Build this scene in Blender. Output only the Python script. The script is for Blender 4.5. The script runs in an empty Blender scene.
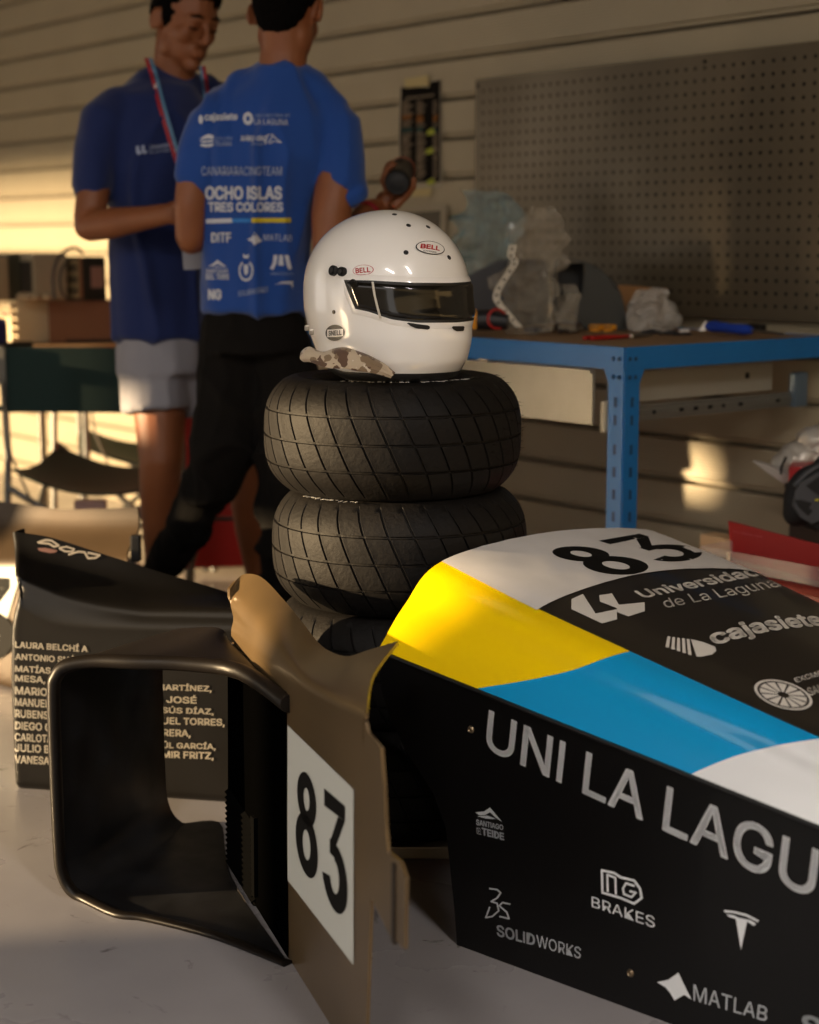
import bpy, bmesh, math, random
from math import sin, cos, tan, atan, atan2, pi, sqrt, radians
from mathutils import Vector, Matrix, noise
from mathutils.bvhtree import BVHTree
from mathutils.geometry import tessellate_polygon

random.seed(7)
V = Vector
SC = bpy.context.scene
COL = SC.collection
UP = V((0, 0, 1))

# ------------------------------------------------------------------ camera
F, CX, CY, CAMH = 1650.0, 409.5, 512.0, 1.08
TH = atan(269.0 / F)
cam_d = bpy.data.cameras.new('camera')
cam_d.sensor_fit = 'VERTICAL'
cam_d.sensor_height = 36.0
cam_d.sensor_width = 36.0 * 819 / 1024
cam_d.lens = F * 36.0 / 1024
cam_d.dof.use_dof = True
cam_d.dof.focus_distance = 2.72
cam_d.dof.aperture_fstop = 2.9
cam_d.clip_start = 0.05
cam = bpy.data.objects.new('camera', cam_d)
COL.objects.link(cam)
cam.location = (0, 0, CAMH)
cam.rotation_euler = (pi / 2 - TH, 0, 0)
SC.camera = cam

# ------------------------------------------------------------------ directions of the room
D1 = V((-.631, .776, 0)).normalized()      # along the back wall, away to the left
D2 = V((.776, .631, 0)).normalized()       # into the back wall
W0 = V((1.074, 4.09, 0))                   # a point at the foot of the back wall
def room(t, k, z=0):
    return W0 + D1 * t + D2 * k + V((0, 0, z))

# ------------------------------------------------------------------ sky, sun, exposure
world = bpy.data.worlds.new('world')
SC.world = world
world.use_nodes = True
wn = world.node_tree
bg = wn.nodes['Background']
bg.inputs['Color'].default_value = (1.0, .92, .84, 1)
bg.inputs['Strength'].default_value = 1.3
sun_d = bpy.data.lights.new('sun', 'SUN')
sun_d.energy = 14.0
sun_d.color = (1.0, .72, .40)
sun_d.angle = radians(.9)
sun = bpy.data.objects.new('sun', sun_d)
COL.objects.link(sun)
SUN_EL = radians(7.0)
sv = V((1, .12, 0)).normalized() * cos(SUN_EL) + V((0, 0, -sin(SUN_EL)))
sun.rotation_euler = sv.to_track_quat('-Z', 'Y').to_euler()
sun.location = (-8, -6, 3)
SC.view_settings.view_transform = 'Standard'
SC.view_settings.look = 'None'
SC.view_settings.gamma = 1
SC.view_settings.use_curve_mapping = False
SC.view_settings.exposure = 0.18

# ------------------------------------------------------------------ pixel -> place helpers
_r, _u, _f = V((1, 0, 0)), V((0, sin(TH), cos(TH))), V((0, cos(TH), -sin(TH)))
EYE = V((0, 0, CAMH))
def ray(px, py):
    return _r * ((px - CX) / F) + _u * ((CY - py) / F) + _f
def at(px, py, d):
    r = ray(px, py); return EYE + r * (d / r.y)
def atz(px, py, z):
    r = ray(px, py); return EYE + r * ((z - CAMH) / r.z)
def onp(px, py, p0, n):
    r = ray(px, py); return EYE + r * ((p0 - EYE).dot(n) / r.dot(n))

# ------------------------------------------------------------------ materials
def lin(c):
    if isinstance(c, str):
        c = [int(c[i:i + 2], 16) / 255 for i in (0, 2, 4)]
        c = [x / 12.92 if x <= .04045 else ((x + .055) / 1.055) ** 2.4 for x in c]
    return (c[0], c[1], c[2], 1)
MATS = {}
def mat(name, col, rough=.5, metal=0, coat=0, spec=.5, var=0, vscale=6, bump=0, bscale=60, vcol=None, stretch=None, trans=0, alpha=1, emit=0, sheen=0, sss=0, rvar=0):
    if name in MATS: return MATS[name]
    m = bpy.data.materials.new(name); m.use_nodes = True
    nt = m.node_tree; b = nt.nodes['Principled BSDF']
    b.inputs['Base Color'].default_value = lin(col)
    b.inputs['Roughness'].default_value = rough
    b.inputs['Metallic'].default_value = metal
    b.inputs['Coat Weight'].default_value = coat
    b.inputs['Coat Roughness'].default_value = .06
    b.inputs['Specular IOR Level'].default_value = spec
    b.inputs['Transmission Weight'].default_value = trans
    b.inputs['Alpha'].default_value = alpha
    b.inputs['Sheen Weight'].default_value = sheen
    if sss:
        b.inputs['Subsurface Weight'].default_value = sss
        b.inputs['Subsurface Radius'].default_value = (.02, .008, .004)
        b.inputs['Subsurface Scale'].default_value = .5
    if emit:
        b.inputs['Emission Color'].default_value = lin(col); b.inputs['Emission Strength'].default_value = emit
    tc = nt.nodes.new('ShaderNodeTexCoord'); mp = nt.nodes.new('ShaderNodeMapping')
    nt.links.new(tc.outputs['Object'], mp.inputs['Vector'])
    if stretch: mp.inputs['Scale'].default_value = stretch
    if var or rvar:
        n = nt.nodes.new('ShaderNodeTexNoise'); n.inputs['Scale'].default_value = vscale; n.inputs['Detail'].default_value = 6
        nt.links.new(mp.outputs[0], n.inputs['Vector'])
        cr = nt.nodes.new('ShaderNodeMapRange'); cr.inputs['From Min'].default_value = .3; cr.inputs['From Max'].default_value = .7
        nt.links.new(n.outputs['Fac'], cr.inputs['Value'])
        if var:
            mx = nt.nodes.new('ShaderNodeMix'); mx.data_type = 'RGBA'
            a = lin(col); c2 = lin(vcol) if vcol else tuple(x * (1 - var) for x in a[:3]) + (1,)
            mx.inputs['A'].default_value = a; mx.inputs['B'].default_value = c2
            sc = nt.nodes.new('ShaderNodeMath'); sc.operation = 'MULTIPLY'; sc.inputs[1].default_value = 1 if not vcol else var
            nt.links.new(cr.outputs[0], sc.inputs[0]); nt.links.new(sc.outputs[0], mx.inputs['Factor'])
            nt.links.new(mx.outputs['Result'], b.inputs['Base Color'])
        if rvar:
            r = nt.nodes.new('ShaderNodeMapRange'); r.inputs['To Min'].default_value = rough - rvar; r.inputs['To Max'].default_value = rough + rvar
            nt.links.new(cr.outputs[0], r.inputs['Value']); nt.links.new(r.outputs[0], b.inputs['Roughness'])
    if bump:
        n2 = nt.nodes.new('ShaderNodeTexNoise'); n2.inputs['Scale'].default_value = bscale; n2.inputs['Detail'].default_value = 4
        nt.links.new(mp.outputs[0], n2.inputs['Vector'])
        bp = nt.nodes.new('ShaderNodeBump'); bp.inputs['Strength'].default_value = bump; bp.inputs['Distance'].default_value = .004
        nt.links.new(n2.outputs['Fac'], bp.inputs['Height']); nt.links.new(bp.outputs[0], b.inputs['Normal'])
    MATS[name] = m
    return m

# ------------------------------------------------------------------ mesh helpers
def smooth_angle(me, ang=35):
    me.shade_smooth()
    if ang < 180:
        try: me.set_sharp_from_angle(angle=radians(ang))
        except Exception: pass
def link(name, me, m=None, parent=None, smooth=None):
    o = bpy.data.objects.new(name, me)
    if m is not None and not me.materials: me.materials.append(m)
    COL.objects.link(o)
    if parent is not None: o.parent = parent
    if smooth: smooth_angle(me, smooth)
    return o
def from_data(name, vs, fs, m=None, parent=None, smooth=None):
    me = bpy.data.meshes.new(name); me.from_pydata([tuple(v) for v in vs], [], fs); me.update()
    bm = bmesh.new(); bm.from_mesh(me); bmesh.ops.recalc_face_normals(bm, faces=bm.faces); bm.to_mesh(me); bm.free()
    return link(name, me, m, parent, smooth)
class MB:
    def __init__(s): s.v = []; s.f = []
    def add(s, vs, fs):
        k = len(s.v); s.v += [V(v) for v in vs]; s.f += [tuple(i + k for i in f) for f in fs]; return s
    def box(s, c, size, M=None, bev=0):
        bm = bmesh.new(); bmesh.ops.create_cube(bm, size=1)
        for v in bm.verts: v.co = V((v.co.x * size[0], v.co.y * size[1], v.co.z * size[2]))
        if bev: bmesh.ops.bevel(bm, geom=list(bm.edges), offset=bev, segments=2, affect='EDGES', profile=.6)
        R = M if M is not None else Matrix.Identity(3)
        bm.verts.index_update()
        s.add([R @ v.co + V(c) for v in bm.verts], [[v.index for v in f.verts] for f in bm.faces]); bm.free(); return s
    def tube(s, pts, rad, n=10, cap=True, flat=None, up=None):
        """swept tube; rad = number or list of numbers / (rx, ry) pairs"""
        pts = [V(p) for p in pts]; N = len(pts)
        if not isinstance(rad, (list, tuple)) or (isinstance(rad, tuple)): rad = [rad] * N
        ref = V(up) if up is not None else None
        vs = []; fs = []; a = None
        for i, p in enumerate(pts):
            t = (pts[min(i + 1, N - 1)] - pts[max(i - 1, 0)]).normalized()
            if ref is not None:
                a = t.cross(ref)
                a = a.normalized() if a.length > 1e-5 else V((1, 0, 0))
            elif a is None:
                a = t.cross(V((0, 0, 1)) if abs(t.z) < .9 else V((1, 0, 0))).normalized()
            else:
                a = (a - t * a.dot(t)).normalized()
            b = t.cross(a).normalized()
            r = rad[i]; rx, ry = (r, r) if not isinstance(r, (tuple, list)) else r
            for k in range(n):
                q = 2 * pi * k / n
                vs.append(p + a * (rx * cos(q)) + b * (ry * sin(q)))
        for i in range(N - 1):
            for k in range(n):
                fs.append((i * n + k, i * n + (k + 1) % n, (i + 1) * n + (k + 1) % n, (i + 1) * n + k))
        if cap:
            fs.append(tuple(range(n - 1, -1, -1))); fs.append(tuple((N - 1) * n + k for k in range(n)))
        return s.add(vs, fs)
    def lathe(s, prof, n=32, c=(0, 0, 0), M=None, close=False):
        R = M if M is not None else Matrix.Identity(3)
        vs = []; fs = []; m = len(prof)
        for k in range(n):
            q = 2 * pi * k / n
            for r, z in prof: vs.append(R @ V((r * cos(q), r * sin(q), z)) + V(c))
        mm = m if close else m - 1
        for k in range(n):
            for j in range(mm):
                fs.append((k * m + j, ((k + 1) % n) * m + j, ((k + 1) % n) * m + (j + 1) % m, k * m + (j + 1) % m))
        return s.add(vs, fs)
    def ell(s, c, r, M=None, nu=20, nv=12):
        R = M if M is not None else Matrix.Identity(3)
        vs = [R @ V((0, 0, -r[2])) + V(c)]; fs = []
        for j in range(1, nv):
            a = -pi / 2 + pi * j / nv
            for k in range(nu):
                q = 2 * pi * k / nu
                vs.append(R @ V((r[0] * cos(a) * cos(q), r[1] * cos(a) * sin(q), r[2] * sin(a))) + V(c))
        vs.append(R @ V((0, 0, r[2])) + V(c)); L = len(vs) - 1
        for k in range(nu):
            fs.append((0, 1 + (k + 1) % nu, 1 + k)); fs.append((L, 1 + (nv - 2) * nu + k, 1 + (nv - 2) * nu + (k + 1) % nu))
            for j in range(nv - 2):
                a = 1 + j * nu
                fs.append((a + k, a + (k + 1) % nu, a + nu + (k + 1) % nu, a + nu + k))
        return s.add(vs, fs)
    def prism(s, poly, d):
        """poly: 3D loop, d: thickness vector"""
        poly = [V(p) for p in poly]; d = V(d); n = len(poly)
        tri = tessellate_polygon([poly])
        vs = poly + [p + d for p in poly]
        fs = [tuple(t) for t in tri] + [tuple(i + n for i in reversed(t)) for t in tri]
        fs += [(i, (i + 1) % n, n + (i + 1) % n, n + i) for i in range(n)]
        return s.add(vs, fs)
    def build(s, name, m=None, parent=None, smooth=None):
        return from_data(name, s.v, s.f, m, parent, smooth)
def sheet(name, rows, thick, m, parent=None, smooth=60, loc_dir=None):
    """grid of 3D points -> surface with thickness"""
    nr, nc = len(rows), len(rows[0])
    P = [[V(p) for p in r] for r in rows]
    def nrm(i, j):
        a = P[min(i + 1, nr - 1)][j] - P[max(i - 1, 0)][j]; b = P[i][min(j + 1, nc - 1)] - P[i][max(j - 1, 0)]
        n = a.cross(b); return n.normalized() if n.length > 1e-9 else V((0, 0, 1))
    vs = [P[i][j] for i in range(nr) for j in range(nc)]
    vs += [P[i][j] + nrm(i, j) * thick for i in range(nr) for j in range(nc)]
    K = nr * nc; fs = []
    for i in range(nr - 1):
        for j in range(nc - 1):
            a = i * nc + j; fs.append((a, a + 1, a + nc + 1, a + nc)); fs.append((K + a, K + a + nc, K + a + nc + 1, K + a + 1))
    for i in range(nr - 1):
        a = i * nc; fs.append((a, a + nc, K + a + nc, K + a)); a += nc - 1; fs.append((a, K + a, K + a + nc, a + nc))
    for j in range(nc - 1):
        fs.append((j, K + j, K + j + 1, j + 1)); a = (nr - 1) * nc + j; fs.append((a, a + 1, K + a + 1, K + a))
    return from_data(name, vs, fs, m, parent, smooth)
def remesh(mb, voxel, smooth=6, fac=.5, decimate=None):
    me = bpy.data.meshes.new('tmp'); me.from_pydata([tuple(v) for v in mb.v], [], mb.f); me.update()
    bm = bmesh.new(); bm.from_mesh(me); bmesh.ops.recalc_face_normals(bm, faces=bm.faces); bm.to_mesh(me); bm.free()
    o = bpy.data.objects.new('tmp', me); COL.objects.link(o)
    r = o.modifiers.new('r', 'REMESH'); r.mode = 'VOXEL'; r.voxel_size = voxel
    s_ = o.modifiers.new('s', 'SMOOTH'); s_.factor = fac; s_.iterations = smooth
    dg = bpy.context.evaluated_depsgraph_get()
    out = bpy.data.meshes.new_from_object(o.evaluated_get(dg))
    bpy.data.objects.remove(o); bpy.data.meshes.remove(me)
    out.materials.clear()
    return out
def thing(name, label, cat, loc=(0, 0, 0), rz=0, group=None):
    o = bpy.data.objects.new(name, None); COL.objects.link(o)
    o.empty_display_size = .1
    o.location = loc; o.rotation_euler = (0, 0, rz); o['label'] = label; o['category'] = cat
    if group: o['group'] = group
    return o
def tag(o, label, cat, group=None, kind=None):
    o['label'] = label; o['category'] = cat
    if group: o['group'] = group
    if kind: o['kind'] = kind
    return o
def struct(o): o['kind'] = 'structure'; return o
def base(parent_loc):
    return V(parent_loc)
def rebase(root):
    """children were modelled in world space: keep them there although the root sits elsewhere"""
    root_m = Matrix.Translation(root.location) @ root.rotation_euler.to_matrix().to_4x4()
    inv = root_m.inverted(); done = set()
    for c in [o for o in bpy.data.objects if o.parent == root]:
        if c.type == 'MESH' and c.data.name not in done:
            c.data.transform(inv); done.add(c.data.name)
            for g in [o for o in bpy.data.objects if o.parent == c]:
                if g.type == 'MESH' and g.data.name not in done:
                    g.data.transform(inv); done.add(g.data.name)

# ------------------------------------------------------------------ lettering
try:
    FONT = bpy.data.fonts.load(bpy.utils.system_resource('DATAFILES', path='fonts') + '/Inter.woff2')
except Exception:
    FONT = None
_tc = {}
def text2d(s, bold=0., xs=1., maxe=.12, font=True, shear=0, space=1.0):
    key = (s, bold, xs, maxe, shear, space)
    if key in _tc: return _tc[key]
    cu = bpy.data.curves.new('t', 'FONT'); cu.body = s.replace('I', '\u0131') if FONT else s; cu.size = 1; bold_ = bold * .62; cu.resolution_u = 3
    cu.shear = shear; cu.space_character = space
    if FONT and font: cu.font = FONT
    cu.fill_mode = 'FRONT'
    o = bpy.data.objects.new('t', cu); COL.objects.link(o)
    dg = bpy.context.evaluated_depsgraph_get()
    me = bpy.data.meshes.new_from_object(o.evaluated_get(dg))
    bm = bmesh.new(); bm.from_mesh(me)
    bmesh.ops.remove_doubles(bm, verts=bm.verts, dist=1e-4)
    if FONT and 'I' in s:                       # plain bar for the capital I (this font draws it with slabs)
        seen = set()
        for v in bm.verts:
            if v in seen: continue
            isl = [v]; seen.add(v)
            for q in isl:
                for e in q.link_edges:
                    w = e.other_vert(q)
                    if w not in seen: seen.add(w); isl.append(w)
            ys = [q.co.y for q in isl]; xw = max(q.co.x for q in isl) - min(q.co.x for q in isl)
            if len(isl) == 4 and abs(min(ys)) < .004 and abs(max(ys) - .379) < .006 and xw < .13:
                for q in isl:
                    if q.co.y > .2: q.co.y = .509; q.co.x += shear * .13
    bmesh.ops.triangulate(bm, faces=bm.faces)
    for _ in range(4):
        ed = [e for e in bm.edges if e.calc_length() > maxe]
        if not ed: break
        bmesh.ops.subdivide_edges(bm, edges=ed, cuts=1, use_grid_fill=False)
        bmesh.ops.triangulate(bm, faces=bm.faces)
    bm.verts.index_update()
    vs = [(v.co.x * xs, v.co.y) for v in bm.verts]; fs = [tuple(v.index for v in f.verts) for f in bm.faces]
    bm.free(); bpy.data.objects.remove(o); bpy.data.curves.remove(cu); bpy.data.meshes.remove(me)
    if bold_:
        n0 = len(vs); v0 = list(vs); f0 = list(fs)
        for dx, dy in ((1, .6), (-1, .6), (1, -.6), (-1, -.6), (0, 1), (0, -1)):
            k = len(vs); vs += [(x + dx * bold_, y + dy * bold_) for x, y in v0]; fs += [tuple(i + k for i in f) for f in f0]
    _tc[key] = (vs, fs); return vs, fs
def poly2d(loops, maxe=.08):
    """filled 2D polygons (list of loops, each filled on its own)"""
    vs = []; fs = []
    for lp in loops:
        bm = bmesh.new(); vv = [bm.verts.new((x, y, 0)) for x, y in lp]; bm.faces.new(vv)
        bmesh.ops.triangulate(bm, faces=bm.faces)
        for _ in range(5):
            ed = [e for e in bm.edges if e.calc_length() > maxe]
            if not ed: break
            bmesh.ops.subdivide_edges(bm, edges=ed, cuts=1)
            bmesh.ops.triangulate(bm, faces=bm.faces)
        bm.verts.index_update(); k = len(vs)
        vs += [(v.co.x, v.co.y) for v in bm.verts]; fs += [tuple(v.index + k for v in f.verts) for f in bm.faces]
        bm.free()
    return vs, fs
def ring2d(r0, r1, n=28, c=(.5, .5), a0=0, a1=2 * pi, sx=1, sy=1):
    L = []
    for k in range(n):
        p = a0 + (a1 - a0) * k / n; q = a0 + (a1 - a0) * (k + 1) / n
        L.append([(c[0] + r * cos(a) * sx, c[1] + r * sin(a) * sy) for r, a in ((r0, p), (r1, p), (r1, q), (r0, q))])
    return L
def bvh_of(*objs):
    vs = []; fs = []
    for o in objs:
        k = len(vs); mw = Matrix.Identity(4)
        vs += [mw @ v.co for v in o.data.vertices]; fs += [[i + k for i in p.vertices] for p in o.data.polygons]
    return BVHTree.FromPolygons(vs, fs)
def hit(bvh, px, py):
    h = bvh.ray_cast(EYE, ray(px, py).normalized()); return h[0]
def decal(name, bvh, quad, geo, m, parent, eps=.0012, ref=None, unit=False):
    """quad: pixel corners TL, TR, BR, BL of the mark on its surface; the mark is laid out on the surface itself"""
    vs, fs = geo
    if not vs: return None
    if unit: x0, x1, y0, y1 = 0, 1, 0, 1
    else:
        src = ref[0] if ref else vs
        x0, x1 = min(v[0] for v in src), max(v[0] for v in src); y0, y1 = min(v[1] for v in src), max(v[1] for v in src)
    P = []
    for q in quad:
        if isinstance(q, Vector): P.append(q); continue
        h = hit(bvh, *q)
        if h is None:
            for d_ in (1, 2, 3, 5, 8, 12, 18):
                c = (sum(a[0] for a in quad) / 4, sum(a[1] for a in quad) / 4)
                h = hit(bvh, q[0] + (c[0] - q[0]) * d_ * .04, q[1] + (c[1] - q[1]) * d_ * .04)
                if h: break
        if h is None:
            print('DECAL MISS', name, q); return None
        P.append(h)
    TL, TR, BR, BL = P
    n = (TR - TL).cross(BL - TL)
    n += (BR - BL).cross(BL - TL); n.normalize()
    if n.dot(EYE - TL) < 0: n = -n
    out = []
    for x, y in vs:
        u = (x - x0) / (x1 - x0 or 1); v = (y - y0) / (y1 - y0 or 1)
        p = (BL * (1 - u) + BR * u) * (1 - v) + (TL * (1 - u) + TR * u) * v
        h = bvh.ray_cast(p + n * .08, -n, .2)
        if h[0] is None:
            h = bvh.find_nearest(p)
        nn = h[1] if h[1].dot(n) > 0 else -h[1]
        out.append(h[0] + nn * eps)
    me = bpy.data.meshes.new(name); me.from_pydata([tuple(v) for v in out], [], fs); me.update()
    # face outwards
    s_ = sum((p.normal.dot(n) for p in me.polygons[:50]), 0.0)
    if s_ < 0: me.flip_normals()
    return link(name, me, m, parent)
def decal_px(name, bvh, quad, geo, m, parent, eps=.0022, unit=False, ref=None):
    """a print on cloth: follows the folds of the cloth under it"""
    vs, fs = geo
    if unit: x0, x1, y0, y1 = 0, 1, 0, 1
    else: x0, x1 = min(v[0] for v in vs), max(v[0] for v in vs); y0, y1 = min(v[1] for v in vs), max(v[1] for v in vs)
    TL, TR, BR, BL = [V((q[0], q[1], 0)) for q in quad]; out = []
    for x, y in vs:
        u = (x - x0) / (x1 - x0 or 1); v = (y - y0) / (y1 - y0 or 1)
        p = (BL * (1 - u) + BR * u) * (1 - v) + (TL * (1 - u) + TR * u) * v
        r = ray(p.x, p.y).normalized(); h = bvh.ray_cast(EYE, r)
        if h[0] is None: h = bvh.find_nearest(at(p.x, p.y, 4.0))
        out.append(h[0] - r * eps)
    me = bpy.data.meshes.new(name); me.from_pydata([tuple(v) for v in out], [], fs); me.update()
    return link(name, me, m, parent)
def word(bvh, s, quad, m, parent, bold=0., ref=None, maxe=.25, eps=.0012, shear=0, name='lettering', space=1.0):
    g = text2d(s, bold, 1, maxe, True, shear, space)
    r = text2d(ref, bold, 1, maxe, True, shear, space) if ref else None
    return decal(name, bvh, quad, g, m, parent, eps, r)
def qd(x0, y0, x1, y1, slope=0):
    """pixel quad from left x0, right x1, top/bottom at the left and a slope"""
    d = (x1 - x0) * slope
    return [(x0, y0), (x1, y0 + d), (x1, y1 + d), (x0, y1)]
def lerp(a, b, t): return a + (b - a) * t
def interp(tab, x):
    if x <= tab[0][0]: return tab[0][1]
    for (a, b), (c, d) in zip(tab, tab[1:]):
        if x <= c:
            t = (x - a) / (c - a); return b + (d - b) * t
    return tab[-1][1]
def crv(pts, n):
    """Catmull-Rom through points"""
    pts = [V(p) for p in pts]; out = []
    for i in range(len(pts) - 1):
        p0 = pts[max(i - 1, 0)]; p1 = pts[i]; p2 = pts[i + 1]; p3 = pts[min(i + 2, len(pts) - 1)]
        for k in range(n):
            t = k / n
            out.append(.5 * ((2 * p1) + (p2 - p0) * t + (2 * p0 - 5 * p1 + 4 * p2 - p3) * t * t + (3 * p1 - p0 - 3 * p2 + p3) * t ** 3))
    out.append(pts[-1]); return out

M_white = mat('vinyl_white', 'e6e4e0', .35)
M_print = mat('print_white', 'c9cdd6', .6)
def settle(root, loc):
    """children were modelled in place around a root at the origin; move the root to the thing's base"""
    loc = V(loc); root.location = loc; T = Matrix.Translation(-loc); done = set()
    def go(o):
        for c in [x for x in bpy.data.objects if x.parent == o]:
            if c.type == 'MESH' and c.data.name not in done:
                c.data.transform(T); done.add(c.data.name)
            go(c)
    go(root)

# ================================================================== SETTING
# floor: painted concrete, scuffed
fm = mat('floor_paint', '9d999b', .3, spec=.5, var=.22, vscale=2.2, bump=.05, bscale=25, rvar=.1)
nt = fm.node_tree; b_ = nt.nodes['Principled BSDF']
def scuffs(m, col, scale, lo, hi, dist=2.0):
    """adds thin dark scuff strokes on top of a material's colour"""
    nt = m.node_tree; b = nt.nodes['Principled BSDF']; L = b.inputs['Base Color'].links
    src = L[0].from_socket if L else None
    tc = nt.nodes.new('ShaderNodeTexCoord'); w = nt.nodes.new('ShaderNodeTexNoise'); w.inputs['Scale'].default_value = scale
    w.inputs['Detail'].default_value = 8; w.inputs['Distortion'].default_value = dist
    nt.links.new(tc.outputs['Object'], w.inputs['Vector'])
    mr = nt.nodes.new('ShaderNodeMapRange'); mr.inputs['From Min'].default_value = lo; mr.inputs['From Max'].default_value = hi
    nt.links.new(w.outputs['Fac'], mr.inputs['Value'])
    mx = nt.nodes.new('ShaderNodeMix'); mx.data_type = 'RGBA'
    if src: nt.links.new(src, mx.inputs['A'])
    else: mx.inputs['A'].default_value = b.inputs['Base Color'].default_value
    mx.inputs['B'].default_value = lin(col); nt.links.new(mr.outputs[0], mx.inputs['Factor'])
    nt.links.new(mx.outputs['Result'], b.inputs['Base Color'])
scuffs(fm, '4a4444', 9, .66, .74)
mb = MB()
c = [room(-9, .0), room(12, .0), room(12, -14), room(-9, -14)]
mb.prism([p for p in c], (0, 0, -.1))
struct(mb.build('floor', fm))

# back wall: metal cladding, one plank of cladding after another
wallm = mat('cladding', 'a1957c', .42, spec=.5, var=.12, vscale=3, bump=.0)
def cladding_relief(m):
    nt = m.node_tree; b = nt.nodes['Principled BSDF']
    tc = nt.nodes.new('ShaderNodeTexCoord'); sp = nt.nodes.new('ShaderNodeSeparateXYZ')
    nt.links.new(tc.outputs['Object'], sp.inputs[0])
    mu = nt.nodes.new('ShaderNodeMath'); mu.operation = 'MULTIPLY'; mu.inputs[1].default_value = 2 * pi / .0085
    nt.links.new(sp.outputs['Z'], mu.inputs[0])
    si = nt.nodes.new('ShaderNodeMath'); si.operation = 'SINE'; nt.links.new(mu.outputs[0], si.inputs[0])
    bp = nt.nodes.new('ShaderNodeBump'); bp.inputs['Strength'].default_value = .35; bp.inputs['Distance'].default_value = .0012
    nt.links.new(si.outputs[0], bp.inputs['Height']); nt.links.new(bp.outputs[0], b.inputs['Normal'])
cladding_relief(wallm)
PITCH = .121
backing = MB(); backing.prism([room(11, .03), room(-4.5, .03), room(-4.5, .03, 3.1), room(11, .03, 3.1)], D2 * .15)
wall = struct(backing.build('wall_back', mat('wall_core', '6c6558', .8)))
prof = [(.029, 0), (.009, 0), (.008, .003), (.008, .009), (0, .013), (0, .108), (.007, .1115), (.029, .112)]
mb = MB(); L = 7.75
vs = []; fs = []
ex = D1
for s_ in (-L, L):
    for k, z in prof: vs.append(ex * s_ + D2 * k + UP * z)
n = len(prof)
for i in range(n): fs.append((i, (i + 1) % n, n + (i + 1) % n, n + i))
mb.add(vs, fs); slat0 = mb.build('plank', wallm, wall)
slat0.location = room(3.25, 0, -.047)
for i in range(1, 26):
    o = slat0.copy(); COL.objects.link(o); o.name = 'plank'; o.parent = wall
    o.location = room(3.25, 0, -.047 + PITCH * i)

# ceiling, side walls and the added sun-blocking front (behind the camera)
cm = mat('ceiling_paint', '6f6a60', .8)
dk = mat('side_wall_paint', '77705f', .8, var=.1)
DEP = 6.2
mb = MB(); mb.prism([room(11, .1, 3.05), room(-4.5, .1, 3.05), room(-4.5, -DEP, 3.05), room(11, -DEP, 3.05)], (0, 0, .12))
struct(mb.build('ceiling', cm))
mb = MB(); mb.prism([room(11, .1, 0), room(11, -DEP, 0), room(11, -DEP, 3.1), room(11, .1, 3.1)], D1 * .15)
struct(mb.build('wall_left', dk))
mb = MB(); mb.prism([room(-4.5, .1, 0), room(-4.5, -DEP, 0), room(-4.5, -DEP, 3.1), room(-4.5, .1, 3.1)], -D1 * .15)
struct(mb.build('wall_right', dk))
# unseen blockers added across the front, their gaps shaped to cut the sun
mb = MB()
for a_, b_2, z_a, z_b in ((6.3, 5.25, 1.63, 3.1), (5.25, 4.66, 0, 3.1), (4.66, 4.33, 1.43, 3.1), (4.66, 4.33, 0, 1.31), (4.33, 4.2, 0, 3.1), (4.2, 2.9, 1.15, 3.1), (2.9, 2.25, 1.49, 3.1)):
    mb.prism([room(a_, -DEP, z_a), room(b_2, -DEP, z_a), room(b_2, -DEP, z_b), room(a_, -DEP, z_b)], -D2 * .12)
struct(mb.build('sun_blocker_front', dk))
# unseen block added outside to keep the sun off the near side
mb = MB(); mb.prism([room(4.02, -9, 0), room(-5, -9, 0), room(-5, -9, 2.1), room(4.02, -9, 2.1)], -D2 * 2.0)
struct(mb.build('sun_blocker_outside', mat('sun_blocker_paint', 'a59a88', .8)))

# unseen slab added far outside; its edge cuts off the low sun softly
mb = MB(); mb.prism([room(30, -19, 4.15), room(9, -19, 4.15), room(9, -19, 9), room(30, -19, 9)], -D2 * .6)
struct(mb.build('sun_blocker_far', MATS['sun_blocker_paint']))

# fill lamps added out of view overhead to brighten the foreground
for t_, k_ in ((-3.4, -2.7), (-2.6, -4.6)):
    root = thing('fill_lamp', 'added long white fill lamp under the ceiling, ' + ('nearer the pegboard' if k_ > -4 else 'nearer the open front'), 'lamp')
    Rl = Matrix((D1, D2, UP)).transposed(); c = room(t_, k_, 2.98)
    MB().box(c, (1.3, .16, .06), Rl, .008).build('housing', mat('fill_lamp_housing', 'd0d0cc', .5), root)
    MB().box(c - UP * .034, (1.22, .10, .012), Rl, .004).build('tube', mat('fill_lamp_glow', 'fff6ee', .5, emit=125), root)
    settle(root, c)

# ================================================================== PEGBOARD
peg_m = mat('pegboard_metal', '6b604d', .42, metal=.4, var=.4, vscale=1.6, rvar=.08)
root = thing('pegboard', 'large grey perforated metal pegboard standing above the blue workbench', 'pegboard')
PP = .032; nc, nr_ = 55, 20; z0 = .885
T0 = 1.345
vs = []; fs = []; K = -.035
def pg(t, z, k=K): return room(T0 - t, k, z0 + z)
mrg = .02
for i in range(nc):
    for j in range(nr_):
        cx, cz = mrg + PP * (i + .5), mrg + PP * (j + .5); b0 = len(vs); h_ = PP / 2
        outer = [(1, 0), (1, 1), (0, 1), (-1, 1), (-1, 0), (-1, -1), (0, -1), (1, -1)]
        for a, b in outer: vs.append(pg(cx + a * h_, cz + b * h_))
        for q in range(8): vs.append(pg(cx + .0052 * cos(pi * q / 4), cz + .0052 * sin(pi * q / 4)))
        for q in range(8): fs.append((b0 + q, b0 + (q + 1) % 8, b0 + 8 + (q + 1) % 8, b0 + 8 + q))
WT, HT = nc * PP + 2 * mrg, nr_ * PP + 2 * mrg
def quadf(a, b, c_, d):
    k = len(vs); vs.extend([a, b, c_, d]); fs.append((k, k + 1, k + 2, k + 3))
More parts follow.
